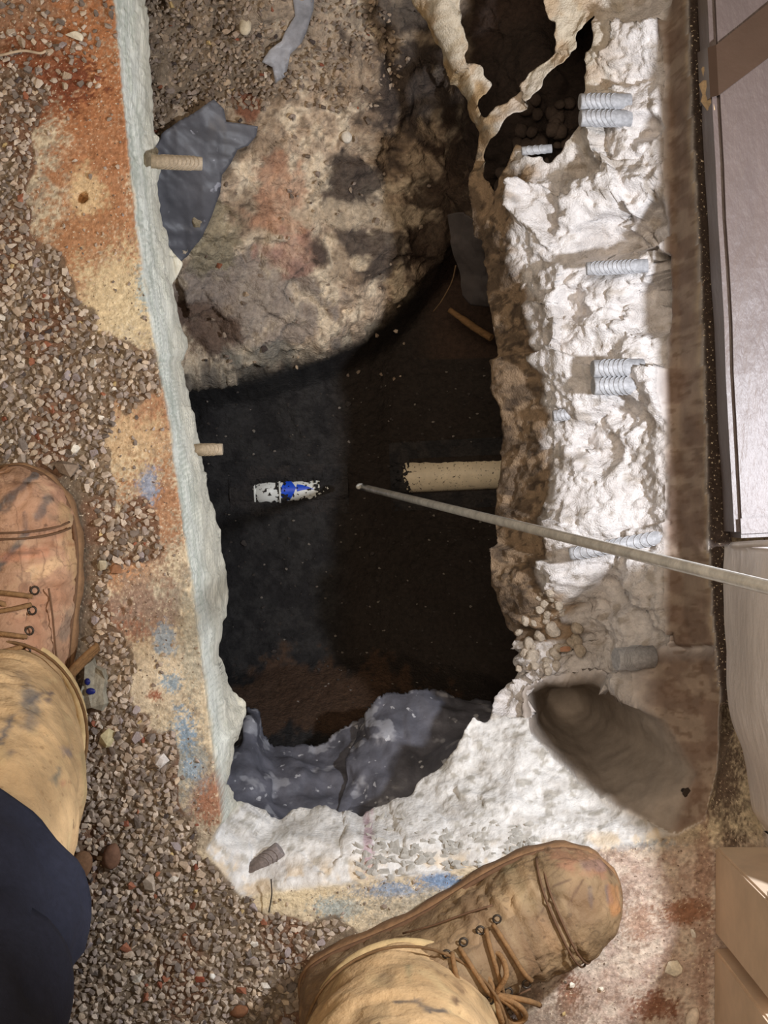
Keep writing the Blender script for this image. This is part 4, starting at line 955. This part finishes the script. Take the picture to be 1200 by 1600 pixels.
M['stitch'] = material('boot_seam_thread', base=c(104, 76, 54), noise=.2)
M['lace'] = material('muddy_bootlace', base=c(134, 100, 64), noise=.3, nscale=200, bump=.6, bscale=500)
M['eyelet'] = material('dull_eyelet', base=c(70, 62, 54), rough=.4, metallic=.6)
BY = np.array([0, .005, .018, .045, .085, .115, .145, .175, .205, .24, .268, .288, .302, .310])
BW = np.array([.006, .026, .037, .041, .039, .038, .041, .047, .0525, .0545, .0505, .041, .027, .006])
BH = np.array([.05, .09, .125, .142, .142, .125, .105, .090, .078, .069, .060, .050, .036, .016])
def bsec(y, th, grow=0):
    w_ = np.interp(y, BY, BW) + grow; h_ = np.interp(y, BY, BH) + grow; cx = .006*math.sin(max(0, y-.12)/.19*math.pi*.5)
    cs, sn = math.cos(th), math.sin(th)
    return Vector((cx + w_*math.copysign(abs(cs)**.72, cs), y, .024 + h_*abs(sn)**.82))
def make_boot(name, loc, rz, mir, leath, parent, label, bcol, marks, sc_=1.0):
    ny, nt_ = 150, 80; ysm = .155 - .155*np.cos(np.linspace(0, math.pi, ny)); V_ = []
    for y in ysm:
        for k in range(nt_+1):
            V_.append(bsec(y, math.pi*k/nt_)[:])
    V_ = np.array(V_); g = V_.reshape(ny, nt_+1, 3)
    for _ in range(3): g[1:-1] = (g[:-2]+2*g[1:-1]+g[2:])/4
    V_ = g.reshape(-1, 3); x, y, z = V_.T; sd = 400 if mir < 0 else 500
    cre = np.exp(-((y-.195)/.03)**2)*np.sin(y*420 + 8*fbm(x, y, z, 20, 2, sd))*.0016*(z > .05)         # flex creases
    n = (fbm(x, y, z, 24, 4, sd)-.5)*.010 + cre*1.4 + (fbm(x, y, z, 90, 3, sd+4)-.5)*.003 - .0025*np.exp(-((fbm(x, y*1.5, z, 30, 3, sd+7)-.5)/.035)**2)
    capl = .0022*sstep(.252, .256, y) ; qtr = .0022*sstep(.182, .178, y - .25*np.clip(np.abs(x)-.02, 0, 1))                       # toe cap and quarters stand proud
    nrm = np.stack([x*18, np.where(y > .27, (y-.27)*25, 0), np.full_like(x, .6)], -1); nrm /= np.linalg.norm(nrm, axis=-1, keepdims=True)
    V_ = V_ + nrm*(n+capl+qtr)[:, None]
    id_ = np.arange(len(V_)).reshape(ny, nt_+1); q_ = np.stack([id_[:-1, :-1], id_[1:, :-1], id_[1:, 1:], id_[:-1, 1:]], -1).reshape(-1, 4)
    wm = Matrix.Translation(Vector(loc)+POFF) @ Matrix.Rotation(rz, 4, 'Z') @ Matrix.Diagonal((mir*sc_, sc_, sc_, 1))
    Vw = np.c_[V_, np.ones(len(V_))] @ np.array(wm).T
    me = np_mesh('boot', V_, q_, strokes(Vw[:, :3], bcol, marks)); up = link(name, me, leath, parent); up.location = loc; up.rotation_euler.z = rz; up.scale = (mir*sc_, sc_, sc_)
    up['label'] = label
    # sole: lugged outline in three layers
    so = []
    for k in range(80):
        a = 2*math.pi*k/80; yy = .155 - .155*math.cos(a if a < math.pi else 2*math.pi-a); w_ = np.interp(yy, BY, BW)
        cx = .006*math.sin(max(0, yy-.12)/.19*math.pi*.5); so.append((cx + (w_ if a < math.pi else -w_), yy))
    for _ in range(2): so = [((so[i-1][0]+2*so[i][0]+so[(i+1) % 80][0])/4, (so[i-1][1]+2*so[i][1]+so[(i+1) % 80][1])/4) for i in range(80)]
    cxm, cym = 0, .155; V_, F_ = [], []
    for li, (z_, gr) in enumerate(((0, .001), (.008, .004), (.020, .005), (.027, .0045), (.030, .002))):
        for k, (a, b) in enumerate(so):
            dx, dy = a-.003, (b-cym)*.35; l_ = math.hypot(dx, dy)+1e-9; lug = .0018 if (k//2) % 2 and li < 3 else 0
            V_.append((a+dx/l_*(gr-lug), b+dy/l_*(gr-lug), z_))
    for li in range(4):
        for k in range(80): F_.append((li*80+k, li*80+(k+1) % 80, (li+1)*80+(k+1) % 80, (li+1)*80+k))
    F_ += [tuple(range(80))[::-1], tuple(320+k for k in range(80))]
    ms = bpy.data.meshes.new('sole'); ms.from_pydata(V_, [], F_); [setattr(p, 'use_smooth', len(p.vertices) == 4) for p in ms.polygons]
    link('sole', ms, M['sole'], up)
    link('welt', tube([(a*1.0, .155+(b-.155)*1.0, .031) for a, b in so], .0024, 6, closed=True), M['stitch'], up)
    for yy, rr_ in ((.2615, .0011), (.2560, .0011)):
        link('toe_seam', tube([bsec(yy - .012*math.sin(th), th, .0024) for th in np.linspace(.30, math.pi-.30, 30)], rr_, 5), M['stitch'], up)
    link('side_seam', tube([bsec(.115+.085*t, .25+.60*t, .003) for t in np.linspace(0, 1, 16)], .0010, 5), M['stitch'], up)
    link('side_seam', tube([bsec(.115+.085*t, math.pi-.25-.60*t, .003) for t in np.linspace(0, 1, 16)], .0010, 5), M['stitch'], up)
    # tongue: padded strip along the instep
    V_, F_ = [], []
    for i in range(15):
        for k in range(9):
            yy = .120+.095*i/14; th = math.pi/2 + (k/8-.5)*.75; V_.append(bsec(yy, th, .0035+.0035*math.sin(math.pi*k/8))[:])
    for i in range(14):
        for k in range(8): a = i*9+k; F_.append((a, a+9, a+10, a+1))
    mt = np_mesh('tongue', V_, F_, np.zeros((len(V_), 3)) + c(*bcol)*.8); link('tongue', mt, leath, up)
    for j, yy in enumerate((.148, .165, .182, .199)):
        d = .010 if j % 2 else -.010
        link('lace', tube(bez([bsec(yy-d*.5, math.pi/2+.42, .006), bsec(yy-d*.2, math.pi/2+.15, .010), bsec(yy+d*.2, math.pi/2-.15, .0105), bsec(yy+d*.5, math.pi/2-.42, .006)], 15), .0022, 7), M['lace'], up)
        for sgn in (-1, 1):
            e_ = bsec(yy+sgn*d*.0, math.pi/2+sgn*.46, .0045)
            link('eyelet', tube([e_+Vector((.0034*math.cos(t), .0034*math.sin(t), .0)) for t in np.linspace(0, 2*math.pi, 12, endpoint=False)], .0010, 5, closed=True), M['eyelet'], up)
    b0 = bsec(.172, math.pi/2-.25, .012)
    for (dx, dy, s_) in ((.026, .016, 1), (-.022, .018, -1), (.030, -.004, 1)):
        link('lace_loop', tube(bez([b0, b0+Vector((dx*.6, dy*.9, .004)), b0+Vector((dx*1.25, dy*.9, -.010)), b0+Vector((dx*1.2, dy*.1, -.010)), b0], 24), .0026, 7), M['lace'], up)
    for (dx, dy) in ((.034, .010), (.030, .030)):
        link('lace_end', tube(bez([b0, b0+Vector((dx*.5, dy*.6+.004, .002)), b0+Vector((dx, dy, -.016))], 12), .0026, 7), M['lace'], up)
    return up
person = empty('person', (-.14, -.40, 0)); person['label'] = 'person standing over the pit in tan paint-spotted trousers, navy jacket and muddy boots'; person['category'] = 'person'
bpy.context.view_layer.update()
def to_p(o):
    mw = o.matrix_world.copy(); 
    return o
POFF = Vector(person.location)
bl = make_boot('boot', Vector((-.3285, -.268, .004))-POFF, .02, -1, M['boot_l'], person, 'orange-brown scuffed leather boot on the gravel at the left', (182, 142, 112), MARK_L)
brt = make_boot('boot', Vector((-.071, -.463, .004))-POFF, math.radians(-65.5), 1, M['boot_r'], person, 'muddy brown boot pointing right at the edge of the opening', (146, 120, 88), MARK_R, 1.0)

for k_ in range(3):
    link('lace_end', tube(bez([Vector((-.043, .112+.003*k_, .060)), Vector((-.052, .124+.003*k_, .045)), Vector((-.066, .140+.002*k_, .024+.002*k_))], 14), .0028, 7), M['lace'], bl)
# trousers: one continuous surface, two legs to the waist
def rings_mesh(rings, n=36):
    V_, F_ = [], []
    for (x, y, z, rx, ry) in rings:
        for k in range(n): a = 2*math.pi*k/n; V_.append((x+rx*math.cos(a), y+ry*math.sin(a), z))
    for i in range(len(rings)-1):
        for k in range(n): F_.append((i*n+k, i*n+(k+1) % n, (i+1)*n+(k+1) % n, (i+1)*n+k))
    F_ += [tuple(range(n))[::-1], tuple((len(rings)-1)*n+k for k in range(n))]
    return V_, F_
def smooth_rings(r, n=40):
    r = np.array(r); t = np.linspace(0, 1, len(r)); tt = np.linspace(0, 1, n); out = np.stack([np.interp(tt, t, r[:, k]) for k in range(5)], -1)
    for _ in range(4): out[1:-1] = (out[:-2]+2*out[1:-1]+out[2:])/4
    return [tuple(v) for v in out]
legL = smooth_rings([(-.328, -.188, .100, .066, .074), (-.322, -.196, .16, .072, .078), (-.312, -.205, .24, .078, .082), (-.300, -.225, .34, .080, .084), (-.292, -.275, .44, .076, .080), (-.290, -.345, .58, .068, .074), (-.275, -.42, .72, .072, .080), (-.24, -.47, .86, .090, .10)])
legR = smooth_rings([(.020, -.452, .100, .082, .076), (.018, -.458, .16, .086, .080), (.010, -.468, .26, .088, .084), (-.005, -.480, .40, .086, .086), (-.02, -.49, .55, .088, .09), (-.045, -.50, .72, .094, .10), (-.075, -.50, .86, .10, .115)])
tor = smooth_rings([(-.15, -.48, .80, .16, .10), (-.15, -.49, .88, .175, .115), (-.15, -.50, .96, .165, .11), (-.15, -.50, 1.0, .16, .105)], 16)
bm = bmesh.new()
for rg in (legL, legR, tor):
    v_, f_ = rings_mesh(rg); b_ = [bm.verts.new(v) for v in v_]
    for f in f_: bm.faces.new([b_[i] for i in f])
me = bm_mesh(bm); tmp = bpy.data.objects.new('tmp', me); COL.objects.link(tmp); md = tmp.modifiers.new('r', 'REMESH'); md.mode = 'VOXEL'; md.voxel_size = .0045
ms = tmp.modifiers.new('s', 'SMOOTH'); ms.iterations = 16
dg = bpy.context.evaluated_depsgraph_get(); me2 = bpy.data.meshes.new_from_object(tmp.evaluated_get(dg)); bpy.data.objects.remove(tmp)
p = np.empty(len(me2.vertices)*3, np.float32); me2.vertices.foreach_get('co', p); p = p.reshape(-1, 3).astype(float)
nr = np.empty(len(me2.vertices)*3, np.float32); me2.vertices.foreach_get('normal', nr); nr = nr.reshape(-1, 3)
wr_ = fbm(p[:, 0], p[:, 1], p[:, 2]*1.6, 12, 4, 601)-.5; fold = np.abs(fbm(p[:, 0], p[:, 1], p[:, 2]*2.2, 9, 2, 603)-.5)
p = p + nr*(.020*wr_ - .05*np.clip(.07-fold, 0, 1))[:, None] - np.array(POFF)
a_ = me2.color_attributes.new('Col', 'FLOAT_COLOR', 'POINT'); cc_ = np.ones((len(p), 4), np.float32); cc_[:, :3] = np.clip(strokes(p + np.array(POFF), (198, 164, 120), MARK_T), 0, 1); a_.data.foreach_set('color', cc_.ravel())
me2.vertices.foreach_set('co', p.astype(np.float32).ravel()); me2.update(); [setattr(q_, 'use_smooth', True) for q_ in me2.polygons]
M['trouser'] = leather('paint_spotted_tan_cloth', (206, 180, 132), (176, 142, 100), (140, 108, 74), 7.7, 0.0)
M['trouser'].node_tree.nodes['Principled BSDF'].inputs['Roughness'].default_value = .9
trs = link('trousers', me2, M['trouser'], person); trs['label'] = 'tan work trousers with grey paint spots'
def hem(r, z_, name, rad, mat, grow):
    x, y, _, rx, ry = r
    o = link(name, tube([(x+(rx+grow)*math.cos(a)-POFF.x, y+(ry+grow)*math.sin(a)-POFF.y, z_+.002*math.sin(3*a)) for a in np.linspace(0, 2*math.pi, 48, endpoint=False)], rad, 8, closed=True), mat, trs); return o
M['hem'] = material('dark_hem_seam', base=c(112, 84, 54), noise=.3)
M['hem_cloth'] = material('tan_hem_cloth', base=c(200, 172, 124), noise=.25, nscale=60, bump=.5, bscale=140)
for lg in (legL, legR):
    hem(lg[0], .104, 'hem', .0055, M['hem_cloth'], -.002); hem(lg[2], lg[2][2]+.012, 'hem_stitching', .0014, M['hem'], .0045)
# navy jacket: hanging hem in two overlapping folds
M['navy'] = material('navy_cloth', base=c(40, 42, 56), rough=.9, noise=.2, nscale=200, bump=.3, bscale=600)
def drape(rings, seed, label, name):
    rg = smooth_rings(rings, 46); n = 72; V_ = []
    for (x, y, z, rx, ry) in rg:
        for k in range(n): a = 2*math.pi*k/n; V_.append((x+rx*math.cos(a), y+ry*math.sin(a), z))
    V_ = np.array(V_); x, y, z = V_.T; a = np.arctan2(y+.35, x+.2); f_ = fbm(x, y, z*.8, 15, 3, seed)-.5
    cx = np.repeat([r[0] for r in rg], n); cy = np.repeat([r[1] for r in rg], n); d = np.stack([x-cx, y-cy], -1); d /= np.linalg.norm(d, axis=-1, keepdims=True)
    V_[:, :2] += d*(.055*f_)[:, None]; V_ -= np.array(POFF)
    id_ = np.arange(len(V_)).reshape(len(rg), n); j_ = np.roll(id_, -1, 1); q_ = np.stack([id_[:-1], j_[:-1], j_[1:], id_[1:]], -1).reshape(-1, 4)
    o = link(name, np_mesh(name, V_, q_), M['navy'], person); s_ = o.modifiers.new('t', 'SOLIDIFY'); s_.thickness = .004; o['label'] = label; return o
drape([(-.299, -.266, .405, .088, .090), (-.294, -.282, .47, .090, .094), (-.282, -.33, .60, .098, .105), (-.275, -.40, .74, .108, .12)], 611, 'lower fold of the navy jacket', 'jacket_fold')
drape([(-.290, -.306, .49, .098, .098), (-.284, -.33, .58, .106, .108), (-.262, -.42, .72, .11, .125), (-.16, -.50, .86, .20, .14), (-.15, -.51, 1.02, .20, .145)], 621, 'navy jacket hem', 'jacket')
